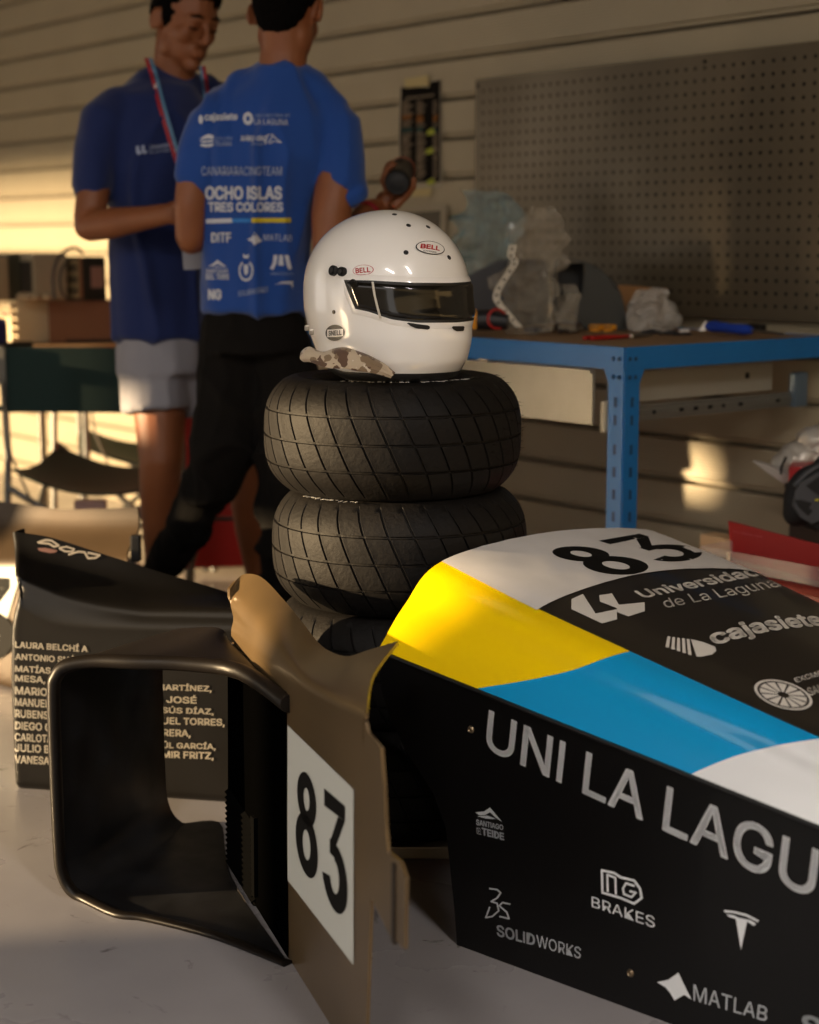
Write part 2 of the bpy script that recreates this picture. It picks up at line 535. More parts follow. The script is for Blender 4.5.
quadf(pg(0, 0), pg(mrg, 0), pg(mrg, HT), pg(0, HT)); quadf(pg(WT - mrg, 0), pg(WT, 0), pg(WT, HT), pg(WT - mrg, HT))
quadf(pg(mrg, 0), pg(WT - mrg, 0), pg(WT - mrg, mrg), pg(mrg, mrg)); quadf(pg(mrg, HT - mrg), pg(WT - mrg, HT - mrg), pg(WT - mrg, HT), pg(mrg, HT))
# folded rim
quadf(pg(0, 0), pg(0, HT), pg(0, HT, -.004), pg(0, 0, -.004)); quadf(pg(0, HT), pg(WT, HT), pg(WT, HT, -.004), pg(0, HT, -.004))
from_data('perforated_sheet', vs, fs, peg_m, root)
mb = MB(); mb.prism([pg(0, 0, -.006), pg(0, HT, -.006), pg(WT, HT, -.006), pg(WT, 0, -.006)], -D2 * -.002)
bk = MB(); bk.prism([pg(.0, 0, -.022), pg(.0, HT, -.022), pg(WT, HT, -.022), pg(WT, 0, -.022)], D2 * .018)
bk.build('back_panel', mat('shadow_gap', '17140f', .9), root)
mb = MB()
for t, z in ((.012, HT - .02), (.012, .02), (.9, HT - .02)):
    mb.ell(pg(t, z, K - .001), (.005, .005, .005))
mb.build('screw', mat('dark_steel', '2a2724', .4, metal=.8), root)['kind'] = 'stuff'
settle(root, room(T0 - WT / 2, -.03, z0))

# ================================================================== WORKBENCH
blue = mat('bench_blue', '0369ae', .42, var=.12, vscale=8)
root = thing('workbench', 'blue steel framed workbench with a wooden top and grey drawer below the pegboard', 'workbench')
C = V((.469, 3.6, 0)); ZT = .85
BL_, BD = 1.35, .73
def wb(a, b, z): return C + D1 * a + D2 * b + UP * z
Rb = Matrix((D1, D2, UP)).transposed()
mb = MB()
def wbox(mb, a0, a1, b0, b1, z0_, z1_, bev=0):
    c = wb((a0 + a1) / 2, (b0 + b1) / 2, (z0_ + z1_) / 2)
    return mb.box(c, (abs(a1 - a0), abs(b1 - b0), abs(z1_ - z0_)), Rb, bev)
wbox(MB(), 0, 0, 0, 0, 0, 0)
wbox(mb, .004, BL_, .004, BD, ZT - .012, ZT + .004).build('bench_top', mat('chipboard', '8f6f4c', .7, var=.25, vscale=40), root)
# L-section rails with rolled lip
for nm, (a0, a1, b0, b1) in {'front_rail': (0, BL_, -.004, .0), 'end_rail': (-.004, .0, 0, BD), 'back_rail': (0, BL_, BD, BD + .004)}.items():
    m_ = MB(); wbox(m_, a0, a1, b0, b1, ZT - .042, ZT + .006, .0008)
    if nm == 'front_rail': wbox(m_, a0, a1, b0, b1 + .03, ZT - .044, ZT - .041)
    if nm == 'end_rail': wbox(m_, a0, a1 + .03, b0, b1, ZT - .044, ZT - .041)
    m_.build('rail', blue, root)
def leg(a, b, sa, sb):
    m_ = MB()
    wbox(m_, a, a + sa * .045, b - .003 * sb, b, 0, ZT - .003); wbox(m_, a - .003 * sa, a, b, b + sb * .045, 0, ZT - .003)
    # gusset ears at the top
    m_.prism([wb(a + sa * .045, b - .003 * sb, ZT - .044), wb(a + sa * .06, b - .003 * sb, ZT - .044), wb(a + sa * .045, b - .003 * sb, ZT - .075)], D2 * .003)
    m_.prism([wb(a - .003 * sa, b + sb * .045, ZT - .044), wb(a - .003 * sa, b + sb * .06, ZT - .044), wb(a - .003 * sa, b + sb * .045, ZT - .075)], D1 * .003)
    o = m_.build('leg', blue, root)
    h = MB()
    for z in [ZT - .115, ZT - .155] + [ZT - .22 - .05 * i for i in range(11)]:
        wbox(h, a + sa * .018, a + sa * .027, b - .0036 * sb, b - .0026 * sb, z - .011, z + .011)
        wbox(h, a - .0036 * sa, a - .0026 * sa, b + sb * .018, b + sb * .027, z - .011, z + .011)
    for z in (ZT - .02, ZT - .06):
        for q in (.012, .03):
            h.ell(wb(a + sa * q, b - .004 * sb, z), (.005, .005, .005), nu=8, nv=6); h.ell(wb(a - .004 * sa, b + sb * q, z), (.005, .005, .005), nu=8, nv=6)
    o2 = h.build('slot', mat('slot_dark', '093a5e', .6), o); o2['kind'] = 'stuff'
    return o
leg(0, 0, 1, 1); leg(BL_, 0, -1, 1); leg(BL_, BD, -1, -1)
# the drawer: front facing the room, long side with its ball-bearing slide
steel = mat('drawer_steel', '8f8a80', .38, metal=.35, var=.15, vscale=12)
dr = MB(); wbox(dr, .085, .90, -.012, -.004, ZT - .17, ZT - .05); wbox(dr, .085, .90, -.022, -.004, ZT - .056, ZT - .048)
d_ = dr.build('drawer_front', steel, root)
s1 = MB(); wbox(s1, .075, .083, .03, .60, ZT - .125, ZT - .056); s1.build('drawer_side', mat('drawer_side_steel', '9c978a', .45, metal=.2), root)
s1 = MB(); wbox(s1, .062, .072, .0, .66, ZT - .168, ZT - .132, .002); wbox(s1, .058, .064, .0, .66, ZT - .158, ZT - .142, .002)
sl = s1.build('slide', mat('zinc', '7f7f7c', .3, metal=.7), root)
s1 = MB()
for b in (.10, .105, .16, .25, .255, .30, .305, .35, .355, .40, .46, .465, .60, .605): s1.box(wb(.0565, b, ZT - .15), (.002, .008, .008), Rb)
s1.box(wb(.0745, .505, ZT - .085), (.002, .014, .014), Rb)
s1.build('rivet_hole', mat('hole_black', '0c0b0a', .9), sl)['kind'] = 'stuff'
s1 = MB(); wbox(s1, .05, .072, .66, .71, ZT - .17, ZT - .085, .004); s1.build('slide_bracket', mat('bracket', '5e7080', .4, metal=.3), root)
s1 = MB(); wbox(s1, .05, .062, -.01, .02, ZT - .185, ZT - .115, .003); s1.build('end_cap', mat('cream_plastic', 'c2b69c', .5), root)
settle(root, C + D1 * BL_ / 2 + D2 * BD / 2)
#@@PEG_END
# ================================================================== TYRES
rub = mat('tyre_rubber', '0d0b0a', .62, spec=.2, var=.35, vscale=25, vcol='16110d', bump=.25, bscale=120)
rub2 = mat('tyre_inner', '0d0c0c', .8)
def tyre_mesh():
    R, Wd, NP = .228, .2, 33
    # profile (radius, z) going up the outside; rows: (r, z, diag-groove weight)
    hw = Wd / 2; rows = []
    def prof(s):  # s in [-1,1] across tread+shoulder
        a = abs(s); z = s * hw
        e = (a ** 3.4)
        r = R - .040 * e - .004 * a * a
        return r, z
    ss = [-.97 + .05 * i for i in range(39)]
    cg = [-.46, .0, .46]; cuts = []
    for g in cg:
        ss = [s for s in ss if abs(s - g) > .034]
        for ds, dd in ((-.026, 0), (-.018, 1), (.018, 1), (.026, 0)): cuts.append((g + ds, dd))
    allr = sorted([(s, 0) for s in ss] + cuts)
    cols = []
    for i in range(NP):
        for u_, dd in ((0, 0), (.022, 1), (.085, 1), (.107, 0), (.125, -.35), (.15, 0), (.40, 0), (.70, 0)):
            cols.append(((i + u_) / NP, dd))
    nC = len(cols); vs = []; fs = []
    for s, dr_ in allr:
        r, z = prof(s)
        w = max(0, min(1, (.93 - abs(s)) / .12))
        for u_, dc in cols:
            th = 2 * pi * u_ - (s * hw) * 1.95
            dep = max(.0042 * dr_, .0046 * max(dc, 0) * w) + (.0007 * dc * w if dc < 0 and not dr_ else 0)
            vs.append(V(((r - dep) * cos(th), (r - dep) * sin(th), z)))
    nr = len(allr)
    # sidewalls and bead, both sides
    def tail(sign, start_row):
        k0 = start_row; last = k0
        s = .97 * sign; r0, z0 = prof(s)
        pts = [(r0 - .008, sign * (hw - .001)), (r0 - .022, sign * hw), (.168, sign * (hw + .001)), (.150, sign * (hw - .004)), (.145, sign * (hw - .002)), (.136, sign * (hw - .006)), (.128, sign * (hw - .014)), (.126, sign * (hw - .03))]
        inn = [(.135, sign * (hw - .036)), (.17, sign * (hw - .022)), (.2, sign * (hw - .035)), (.212, sign * .03)]
        for r, z in pts + inn:
            b = len(vs)
            for u_, dc in cols:
                th = 2 * pi * u_ - (s * hw) * 1.95
                vs.append(V((r * cos(th), r * sin(th), z)))
            for j in range(nC): fs.append((last + j, last + (j + 1) % nC, b + (j + 1) % nC, b + j))
            last = b
        return last
    for i in range(nr - 1):
        for j in range(nC): fs.append((i * nC + j, i * nC + (j + 1) % nC, (i + 1) * nC + (j + 1) % nC, (i + 1) * nC + j))
    a = tail(-1, 0); b = tail(1, (nr - 1) * nC)
    sh = 0
    for j in range(nC): fs.append((a + j, a + (j + 1) % nC, b + (j + 1) % nC, b + j))
    return vs, fs
tv, tf = tyre_mesh()
def nubs(n, ang0=None, ang1=None, L=(.002, .003), zr=(-.09, .09), seed=1):
    rr = random.Random(seed); mb = MB()
    for i in range(n):
        a = rr.uniform(ang0, ang1); z = rr.uniform(*zr); s = abs(z) / .1; r = .228 - .04 * s ** 3.4 - .004 * s * s - .001
        l = rr.uniform(*L); d = V((cos(a), sin(a), rr.uniform(-.3, .5))).normalized(); p = V((r * cos(a), r * sin(a), z))
        q = d.cross(V((0, 0, 1))).normalized(); w = d.cross(q)
        e = .0007
        d2 = (d + V((rr.uniform(-.3, .3), rr.uniform(-.3, .3), rr.uniform(-.3, .3)))).normalized()
        mb.add([p + q * e, p - q * e * .5 + w * e, p - q * e * .5 - w * e, p + d2 * l], [(0, 1, 3), (1, 2, 3), (2, 0, 3)])
    return mb
def chalk(parent, a0, a1, z, r0, r1, seed, m):
    rr = random.Random(seed); mb = MB(); a = a0
    while a < a1:
        w = rr.uniform(.010, .035); r = rr.uniform(r0, r1); h = rr.uniform(.004, .014)
        n = 5; P = []
        for k in range(n + 1): P.append(V(((r + h * rr.uniform(.5, 1)) * cos(a + w * k / n), (r + h) * sin(a + w * k / n), z)))
        for k in range(n, -1, -1): P.append(V(((r) * cos(a + w * k / n), (r - rr.uniform(0, .003)) * sin(a + w * k / n), z)))
        mb.prism(P, (0, 0, .0006)); a += w + rr.uniform(.004, .05)
    return mb.build('chalk_mark', m, parent)
TX, TY = -.022, 2.92
tl = ['topmost black rain tyre of the stack, under the white helmet', 'second black rain tyre from the top of the stack',
      'third black tyre of the stack, half hidden behind the yellow nose', 'lowest black tyre of the stack, resting on the low bar stand']
tyre_data = None
M_chalk = mat('chalk', 'b9b6b0', .9)
BASE = .05
for i in range(4):
    z = BASE + .1 + .2 * (3 - i)
    t = thing('tyre', tl[i], 'tyre', (TX + [-.008, .004, .0, .003][i], TY + [0, .0, .004, 0][i], z - .1), [.3, 1.1, 2.0, .7][i], 'stacked rain tyres')
    if tyre_data is None:
        o = from_data('tread', [v + V((0, 0, .1)) for v in tv], tf, rub, t, 40); tyre_data = o.data
    else:
        o = bpy.data.objects.new('tread', tyre_data); COL.objects.link(o); o.parent = t
    rz = t.rotation_euler.z
    n1 = nubs(150, 0, 2 * pi, (.0015, .003), seed=i + 3)
    if i == 0:
        n2 = nubs(70, -.75 - rz, .35 - rz, (.006, .014), (-.03, .098), 9); n1.add(n2.v, n2.f)
        n2 = nubs(40, -.75 - rz, .35 - rz, (.004, .009), (-.098, .02), 19); n1.add(n2.v, n2.f)
    n1.v = [v + V((0, 0, .1)) for v in n1.v]
    o = n1.build('rubber_hair', rub, t); o['kind'] = 'stuff'
    a0 = -pi / 2 - rz
    if i == 0: chalk(t, a0 - .5, a0 + .9, .2010, .160, .172, 5, M_chalk)
    if i == 1: chalk(t, a0 - .95, a0 - .35, .2003, .190, .197, 6, M_chalk)

# low stand under the tyres
al = mat('stand_metal', '8b7f6c', .4, metal=.5, var=.2, vscale=9)
root = thing('tyre_stand', 'low flat metal stand with bars under the tyre stack', 'stand')
for y in (-.17, .17):
    MB().box((TX, TY + y, .037), (.56, .05, .022), None, .003).build('bar', al, root)
for x in (-.2, .2): MB().box((TX + x, TY, .018), (.05, .40, .016), None, .002).build('foot', al, root)
settle(root, (TX, TY, 0))

# ================================================================== HELMET
hw_m = mat('helmet_gloss', 'f4f1ec', .28, coat=1.0, spec=.5)
HC = V((-.036, 2.86, .85)); HA = radians(-90 + 45)     # facing direction
hx = V((cos(HA), sin(HA), 0)); hy = V((-sin(HA), cos(HA), 0))
XF = [(0, .122), (.05, .138), (.12, .150), (.25, .158), (.4, .158), (.5, .152)]
XB = [(0, -.108), (.05, -.122), (.12, -.136), (.25, -.152), (.4, -.162), (.5, -.163)]
YW = [(0, .092), (.05, .104), (.12, .112), (.25, .120), (.4, .1255), (.5, .126)]
HH = .286
def hshape(az, h):
    """point on the shell at azimuth az (0 = front) and height h in 0..1"""
    hh = min(h, .5); xf, xb, w = interp(XF, hh) * .955, interp(XB, hh), interp(YW, hh)
    if h > .5:
        q = (h - .5) / .5; k = max(0, 1 - q ** 2.25) ** (1 / 2.05); xf *= k * (1 - .10 * q * q); xb *= k; w *= k
    c, s = cos(az), sin(az); n = 2.15
    a = abs(c) ** (2 / n) * (1 if c > 0 else -1); b = abs(s) ** (2 / n) * (1 if s > 0 else -1)
    x = (xf if a > 0 else -xb) * a; y = w * b
    # chin bar bulges a little, lifted at the back of the neck
    z = h * HH
    if h < .5: z += .028 * (1 - h / .5) * max(0, -c) ** 1.2
    if c > 0 and h < .42: x += .010 * sin(pi * h / .42) * c ** 3
    return V((x, y, z))
def hw_(p): return HC + hx * p.x + hy * p.y + UP * p.z
root = thing('racing_helmet', 'glossy white full-face racing helmet with tinted visor on top of the tyre stack', 'helmet')
vs = []; fs = []; NA, NH = 96, 56
for j in range(NH):
    h = (j / (NH - 1)); h = h if h < .5 else .5 + .5 * sin((h - .5) / .5 * pi / 2) ** .93
    h = min(h, .9995)
    for i in range(NA): vs.append(hw_(hshape(2 * pi * i / NA, h)))
for j in range(NH - 1):
    for i in range(NA): fs.append((j * NA + i, j * NA + (i + 1) % NA, (j + 1) * NA + (i + 1) % NA, (j + 1) * NA + i))
fs.append(tuple((NH - 1) * NA + i for i in range(NA)))
fs.append(tuple(NA - 1 - i for i in range(NA)))
shell = from_data('shell', vs, fs, hw_m, root, 60)
hb = bvh_of(shell)
def hpatch(name, fn, nu, nv, off, m, parent, inner=None):
    """surface patch over the shell. fn(u,v)->(az,h); off(u,v) offset"""
    vs = []; fs = []
    for j in range(nv + 1):
        for i in range(nu + 1):
            u_, v_ = i / nu, j / nv; az, h = fn(u_, v_)
            p = hshape(az, h); e = 1e-3
            n = (hshape(az + e, h) - p).cross(hshape(az, h + e) - p)
            n = n.normalized() if n.length > 1e-12 else V((0, 0, 1))
            if n.dot(V((p.x, p.y, 0))) < 0: n = -n
            vs.append(hw_(p + n * off(u_, v_)))
    for j in range(nv):
        for i in range(nu): a = j * (nu + 1) + i; fs.append((a, a + 1, a + nu + 2, a + nu + 1))
    return from_data(name, vs, fs, m, parent, 60)
A = radians
VT = [(0, .570), (30, .574), (60, .586), (80, .588), (90, .585)]
VB = [(0, .352), (30, .358), (50, .378), (70, .420), (90, .445)]
def vis(inset, ext):
    def fn(u_, v_):
        a = (u_ * 2 - 1)
        az = a * (81 + ext)
        e = abs(az)
        t, b = interp(VT, e) + inset * .012, interp(VB, e) - inset * .012
        # slanted ends
        h = b + (t - b) * v_
        az2 = az - (1 if az > 0 else -1) * (1 - v_) * 10 * max(0, (e - 40) / 48)
        return A(az2), h
    return fn
gask = mat('rubber_gasket', '101010', .5)
edge = lambda d, e=.12: (lambda u_, v_: d * min(1, min(u_, 1 - u_) / .02, min(v_, 1 - v_) / e) + .0003)
hpatch('visor_frame', vis(3.2, 5), 80, 16, edge(.0030, .1), hw_m, root)
hpatch('visor_gasket', vis(.4, .6), 80, 12, lambda u_, v_: .0034, gask, root)
vm = mat('visor_tint', '14120f', .12, coat=.25, spec=.4)
visor = hpatch('visor', vis(0, 0), 80, 14, edge(.0060, .1), vm, root)
hpatch('visor_clear_edge', lambda u_, v_: (A(-56 + 1.6 * u_ - 4 * v_ ), .380 + (.583 - .380) * v_), 2, 8, lambda u_, v_: .0070, mat('clear_strip', 'c9c2b4', .1, coat=1), visor)
# brow ledge above the visor
def ledge(u_, v_):
    a = (u_ * 2 - 1) * 92; return A(a), .69 + .02 * (1 - abs(u_ * 2 - 1)) + v_ * .035
# lower edge trim
hpatch('base_trim', lambda u_, v_: (2 * pi * u_, .002 + v_ * .055), 96, 4, lambda u_, v_: .0022 * min(1, min(v_, 1 - v_) / .3) + .0003, mat('trim_black', '191817', .5), root)
# marks and small parts, laid on the shell
all_b = bvh_of(*[o for o in bpy.data.objects if o.parent == root and o.type == 'MESH'])
M_red = mat('logo_red', 'b3141b', .4); M_blk = mat('print_black', '121110', .5); M_wl = mat('sticker_white', 'f0ece6', .3, coat=.6)
def badge(cx, cy, rx, ry, rot, s, sub):
    def rq(dx, dy): return (cx + dx * rx * cos(rot) - dy * ry * sin(rot), cy + dx * rx * sin(rot) + dy * ry * cos(rot))
    Q = [rq(-1, -1), rq(1, -1), rq(1, 1), rq(-1, 1)]
    st = decal('sticker', all_b, Q, poly2d([[(.5 + .5 * cos(2 * pi * k / 36), .5 + .5 * sin(2 * pi * k / 36)) for k in range(36)]], .2), M_blk, root, .0014, unit=True)
    decal('sticker_face', all_b, Q, poly2d([[(.5 + .465 * cos(2 * pi * k / 36), .5 + .45 * sin(2 * pi * k / 36)) for k in range(36)]], .2), M_wl, st, .0018, unit=True)
    word(all_b, s, [rq(-.66, -.5), rq(.66, -.5), rq(.66, .2), rq(-.66, .2)], M_red, st, .05, eps=.0022)
    word(all_b, sub, [rq(-.45, .38), rq(.45, .38), rq(.45, .62), rq(-.45, .62)], M_blk, st, .02, eps=.0022)
badge(429.5, 249, 14.5, 6.5, .14, 'BELL', 'AUTO RACING')
def rbadge(cx, cy, rx, ry, rot):
    def rq(dx, dy): return (cx + dx * rx * cos(rot) - dy * ry * sin(rot), cy + dx * rx * sin(rot) + dy * ry * cos(rot))
    Q = [rq(-1, -1), rq(1, -1), rq(1, 1), rq(-1, 1)]
    st = decal('sticker', all_b, Q, poly2d([[(.5 + .5 * cos(2 * pi * k / 36), .5 + .5 * sin(2 * pi * k / 36)) for k in range(36)]], .2), M_red, root, .0014, unit=True)
    decal('sticker_face', all_b, Q, poly2d([[(.5 + .47 * cos(2 * pi * k / 36), .5 + .46 * sin(2 * pi * k / 36)) for k in range(36)]], .2), M_wl, st, .0018, unit=True)
    word(all_b, 'BELL', [rq(-.7, -.5), rq(.7, -.5), rq(.7, .5), rq(-.7, .5)], M_red, st, .05, eps=.0022)
rbadge(363.5, 270.5, 10.5, 5.2, -.08)
# homologation oval
Q = [(326, 325), (345, 324), (345.5, 340), (326.5, 341)]
st = decal('sticker', all_b, Q, poly2d([[(.5 + .5 * cos(2 * pi * k / 30), .5 + .5 * sin(2 * pi * k / 30)) for k in range(30)]], .2), M_blk, root, .0014, unit=True)
decal('sticker_face', all_b, [(328, 329.5), (344, 328.5), (344, 336), (328, 337)], poly2d([[(0, 0), (1, 0), (1, 1), (0, 1)]], .3), M_wl, st, .0018, unit=True)
word(all_b, 'SNELL', [(329.5, 330.5), (342.5, 329.8), (342.5, 335), (329.5, 335.7)], M_blk, st, .05, eps=.0022)
def stud(px, py, r, hgt, m, name='vent_hole'):
    h = all_b.ray_cast(EYE, ray(px, py).normalized())
    if h[0] is None: return
    n = h[1] if h[1].dot(EYE - h[0]) > 0 else -h[1]
    M_ = n.to_track_quat('Z', 'Y').to_matrix()
    return MB().lathe([(0, hgt), (r * .55, hgt), (r * .6, hgt * .6), (r * .85, hgt), (r, hgt * .8), (r, -.002), (0, -.002)], 18, h[0], M_).build(name, m, root, 40)
for px, py in ((394.5, 214.5), (408.5, 225.5), (428, 227), (406, 252.5), (449, 257.5)): stud(px, py, .0042, .0008, gask)
stud(334, 312, .0034, .0015, mat('screw_dark', '4a4238', .4, metal=.6), 'screw')
stud(334.5, 271, .0088, .007, gask, 'visor_knob'); stud(343.5, 272, .0078, .009, gask, 'visor_knob')
stud(354.5, 284.5, .006, .009, gask, 'visor_tab')
for Q in ([(406, 322), (430, 325.5), (429, 330), (410, 327)], [(451, 326), (464, 326), (463.5, 331), (452.5, 331.5)]):
    decal('chin_vent', all_b, Q, poly2d([[(0, .8), (.1, 1), (.9, 1), (1, .8), (1, .2), (.9, 0), (.3, 0), (.1, .3)]], .3), gask, root, .0015, unit=True)
# rear strap anchor
for (px, py, s_) in ((307, 328, .008), (311.5, 332, .008)):
    p = at(px, py, 2.80); MB().box(p, (s_, s_, s_ * 1.2), None, .002).build('tear_off_clip', mat('clip_grey', 'a79f92', .3, metal=.5), root)
settle(root, HC)

# camouflage balaclava tucked under the helmet
cam_m = mat('camouflage', 'a5927a', .95, sheen=.3)
nt = cam_m.node_tree; b = nt.nodes['Principled BSDF']; tc = nt.nodes.new('ShaderNodeTexCoord')
prev = None; base_c = lin('b8a78f')
for k, (sc_, thr, colr) in enumerate(((28, .54, '7e6a52'), (38, .58, '5d4636'), (70, .66, 'cfc3b0'))):
    n = nt.nodes.new('ShaderNodeTexNoise'); n.inputs['Scale'].default_value = sc_; n.inputs['Detail'].default_value = 2
    mp = nt.nodes.new('ShaderNodeMapping'); mp.inputs['Location'].default_value = (k * 7.3, k * 3.1, 0)
    nt.links.new(tc.outputs['Object'], mp.inputs[0]); nt.links.new(mp.outputs[0], n.inputs['Vector'])
    g = nt.nodes.new('ShaderNodeMath'); g.operation = 'GREATER_THAN'; g.inputs[1].default_value = thr; nt.links.new(n.outputs['Fac'], g.inputs[0])
    mx = nt.nodes.new('ShaderNodeMix'); mx.data_type = 'RGBA'; nt.links.new(g.outputs[0], mx.inputs['Factor'])
    if prev is None: mx.inputs['A'].default_value = base_c
    else: nt.links.new(prev, mx.inputs['A'])
    mx.inputs['B'].default_value = lin(colr); prev = mx.outputs['Result']
nt.links.new(prev, b.inputs['Base Color'])
# outline of the flattened cloth, from the tip lying over the tyre edge to the fold under the chin bar
top = crv([at(302, 352, 2.75), at(309, 348.5, 2.745), at(320, 352, 2.735), at(334, 350.5, 2.725), at(350, 351, 2.715), at(372, 359, 2.715), at(394, 373, 2.715)], 5)
mid = crv([at(301, 357, 2.735), at(308, 356, 2.725), at(320, 358, 2.72), at(334, 358, 2.71), at(350, 360, 2.705), at(371, 367, 2.705), at(393, 374.5, 2.71)], 5)
bot = crv([at(304, 359, 2.745), at(312, 361, 2.725), at(324, 364.5, 2.712), at(338, 367.5, 2.707), at(352, 370, 2.704), at(370, 373.5, 2.704), at(391, 376.5, 2.710)], 5)
back = [p + V((0, .03, -.004)) for p in top]
rows = []
for w, (A_, B_) in ((0, (back, top)), (0.5, (back, top)), (0, (top, mid)), (.35, (top, mid)), (.7, (top, mid)), (0, (mid, bot)), (.5, (mid, bot)), (1, (mid, bot))):
    rows.append([a.lerp(b2, w) + V((0, -.004 * sin(w * pi), .005 * noise.noise(a * 32))) for a, b2 in zip(A_, B_)])
o = sheet('balaclava', rows, .003, cam_m)
tag(o, 'crumpled camouflage cloth balaclava tucked under the white helmet', 'balaclava')
def pxpolys(name, bvh, polys, m, parent, eps=.0012, maxe=6):
    """polygons whose corners are read off the photograph and laid on the surface under them"""
    vs2, fs = poly2d(polys, maxe); out = []
    for x, y in vs2:
        h = bvh.ray_cast(EYE, ray(x, y).normalized())
        if h[0] is None: h = bvh.find_nearest(at(x, y, 2.4))
        n = h[1] if h[1].dot(EYE - h[0]) > 0 else -h[1]
        out.append(h[0] + n * eps)
    me = bpy.data.meshes.new(name); me.from_pydata([tuple(v) for v in out], [], fs); me.update()
    return link(name, me, m, parent)
def digits83():
    L = ring2d(1, 1, 1)
    L = []
    def rg(c, ro, ri, a0, a1, n):
        for k in range(n):
            p = radians(a0 + (a1 - a0) * k / n); q = radians(a0 + (a1 - a0) * (k + 1) / n)
            L.append([(c[0] + ri[0] * cos(p), c[1] + ri[1] * sin(p)), (c[0] + ro[0] * cos(p), c[1] + ro[1] * sin(p)), (c[0] + ro[0] * cos(q), c[1] + ro[1] * sin(q)), (c[0] + ri[0] * cos(q), c[1] + ri[1] * sin(q))])
    rg((.225, .745), (.195, .255), (.062, .11), 0, 360, 28)
    rg((.225, .30), (.228, .30), (.08, .145), 0, 360, 28)
    L.append([(.575, 1), (.955, 1), (.955, .875), (.575, .845)])
    L.append([(.955, .875), (.80, .60), (.68, .555), (.70, .60), (.83, .86)])
    L.append([(.68, .60), (.80, .615), (.80, .47), (.68, .47)])
    rg((.765, .30), (.235, .30), (.085, .145), 90, -165, 26)
    return L
DG = digits83(); G8 = poly2d(DG[:56], .12); G3 = poly2d(DG[56:], .12)
M_num = mat('number_black', '0c0b0a', .7, spec=.15)
def number(bvh, Q, parent, eps):
    for g in (G8, G3): decal('number', bvh, Q, g, M_num, parent, eps, unit=True)

# ================================================================== NOSE CONE
P0 = V((.074, 2.43, 0)); SV = V((.742, -.67, 0)).normalized(); WV = V((.67, .742, 0)).normalized()
def nloc(t, w, z): return P0 + SV * t + WV * w + UP * z
def zseam(t): return .444 - .132 * (t + .167)
WCN = [(-.168, .158), (.058, .122), (.57, .06), (1.3, .03)]
ZCN = [(-.168, .566), (.058, .523), (.57, .438), (1.3, .33)]
WF = [(-.168, .69), (.058, .655), (.57, .50), (1.3, .26)]
WW = [(-.168, .87), (.058, .85), (.57, .66), (1.3, .32)]
def smoothi(tab, x):
    return (interp(tab, x - .06) + interp(tab, x) * 2 + interp(tab, x + .06)) / 4 if tab[0][0] + .06 < x < tab[-1][0] - .06 else interp(tab, x)
def N(t, u_):
    zs, zc, wc, wf, W = zseam(t), smoothi(ZCN, t), smoothi(WCN, t), smoothi(WF, t), smoothi(WW, t)
    cp = [(0, zs), (wc * .40, zs + (zc - zs) * .52), (wc, zc), ((wc + wf) / 2, zc + .010), (wf, zc - .016), (wf + (W - wf) * .66, zs + (zc - zs) * .60), (W, zs)]
    x = u_ * 6; i = min(int(x), 5); f_ = x - i
    def g(k):
        k = max(0, min(6, k)); return V((cp[k][0], cp[k][1], 0))
    p0 = g(i - 1) if i > 0 else g(0) * 2 - g(1)
    p3 = g(i + 2) if i < 5 else g(6) * 2 - g(5)
    p1, p2 = g(i), g(i + 1)
    p = .5 * ((2 * p1) + (p2 - p0) * f_ + (2 * p0 - 5 * p1 + 4 * p2 - p3) * f_ ** 2 + (3 * p1 - p0 - 3 * p2 + p3) * f_ ** 3)
    return nloc(t, p.x, p.y)
def Nn(t, u_):
    e = 2e-3; a = N(t + e, u_) - N(t - e, u_); b = N(t, min(1, u_ + e)) - N(t, max(0, u_ - e)); n = a.cross(b).normalized()
    return n if n.z > 0 else -n
def pxx(p):
    d = p - EYE; return CX + F * d.x / d.dot(_f)
_ta = {}
def t_at(u_, px):
    if (u_, px) not in _ta: _ta[(u_, px)] = t_at0(u_, px)
    return _ta[(u_, px)]
def t_at0(u_, px):
    a, b = -.167, 1.25
    for _ in range(22):
        c = (a + b) / 2
        if pxx(N(c, u_)) < px: a = c
        else: b = c
    return a
root = thing('nose_cone', 'race car nose cone with yellow, blue and white top and black lettered side', 'car part')
blk = mat('nose_black', '09090a', .42, spec=.35, coat=.1)
blk2 = mat('carbon_inside', '0b0b0b', .7)
TS = [-.167 + (1.3 + .167) * (k / 44) for k in range(45)]
rows = [[N(t, j / 36) for j in range(37)] for t in TS]
top_o = sheet('top_shell', rows, -.004, mat('top_black', '1c1917', .33, spec=.5, coat=.25), root, 60)
tb = bvh_of(top_o)
def npatch(name, tf0, tf1, u0, u1, nu, nt_, off, m, parent, wr=0):
    vs = []; fs = []
    for i in range(nt_ + 1):
        for j in range(nu + 1):
            u_ = u0 + (u1 - u0) * j / nu; a, b = tf0(u_), tf1(u_); t = a + (b - a) * i / nt_
            p = N(t, u_); n = Nn(t, u_)
            w = wr * noise.noise(V((t * 14, u_ * 40, 3))) if wr else 0
            vs.append(p + n * (off + max(0, w)))
    for i in range(nt_):
        for j in range(nu): a = i * (nu + 1) + j; fs.append((a, a + 1, a + nu + 2, a + nu + 1))
    return from_data(name, vs, fs, m, parent, 80)
UC = 2 / 6
tyb = lambda u_: t_at(0, 475) + (t_at(UC, 630) - t_at(0, 475)) * (u_ / UC) + .022 * sin(pi * u_ / UC)
tbw = lambda u_: t_at(0, 690) + (t_at(UC, 822) - t_at(0, 690)) * (u_ / UC) - .01 * sin(pi * u_ / UC)
yel = npatch('yellow_vinyl', lambda u_: -.1665, tyb, .004, UC, 16, 18, .0007, mat('vinyl_yellow', 'f2cc00', .28, coat=.5), root)
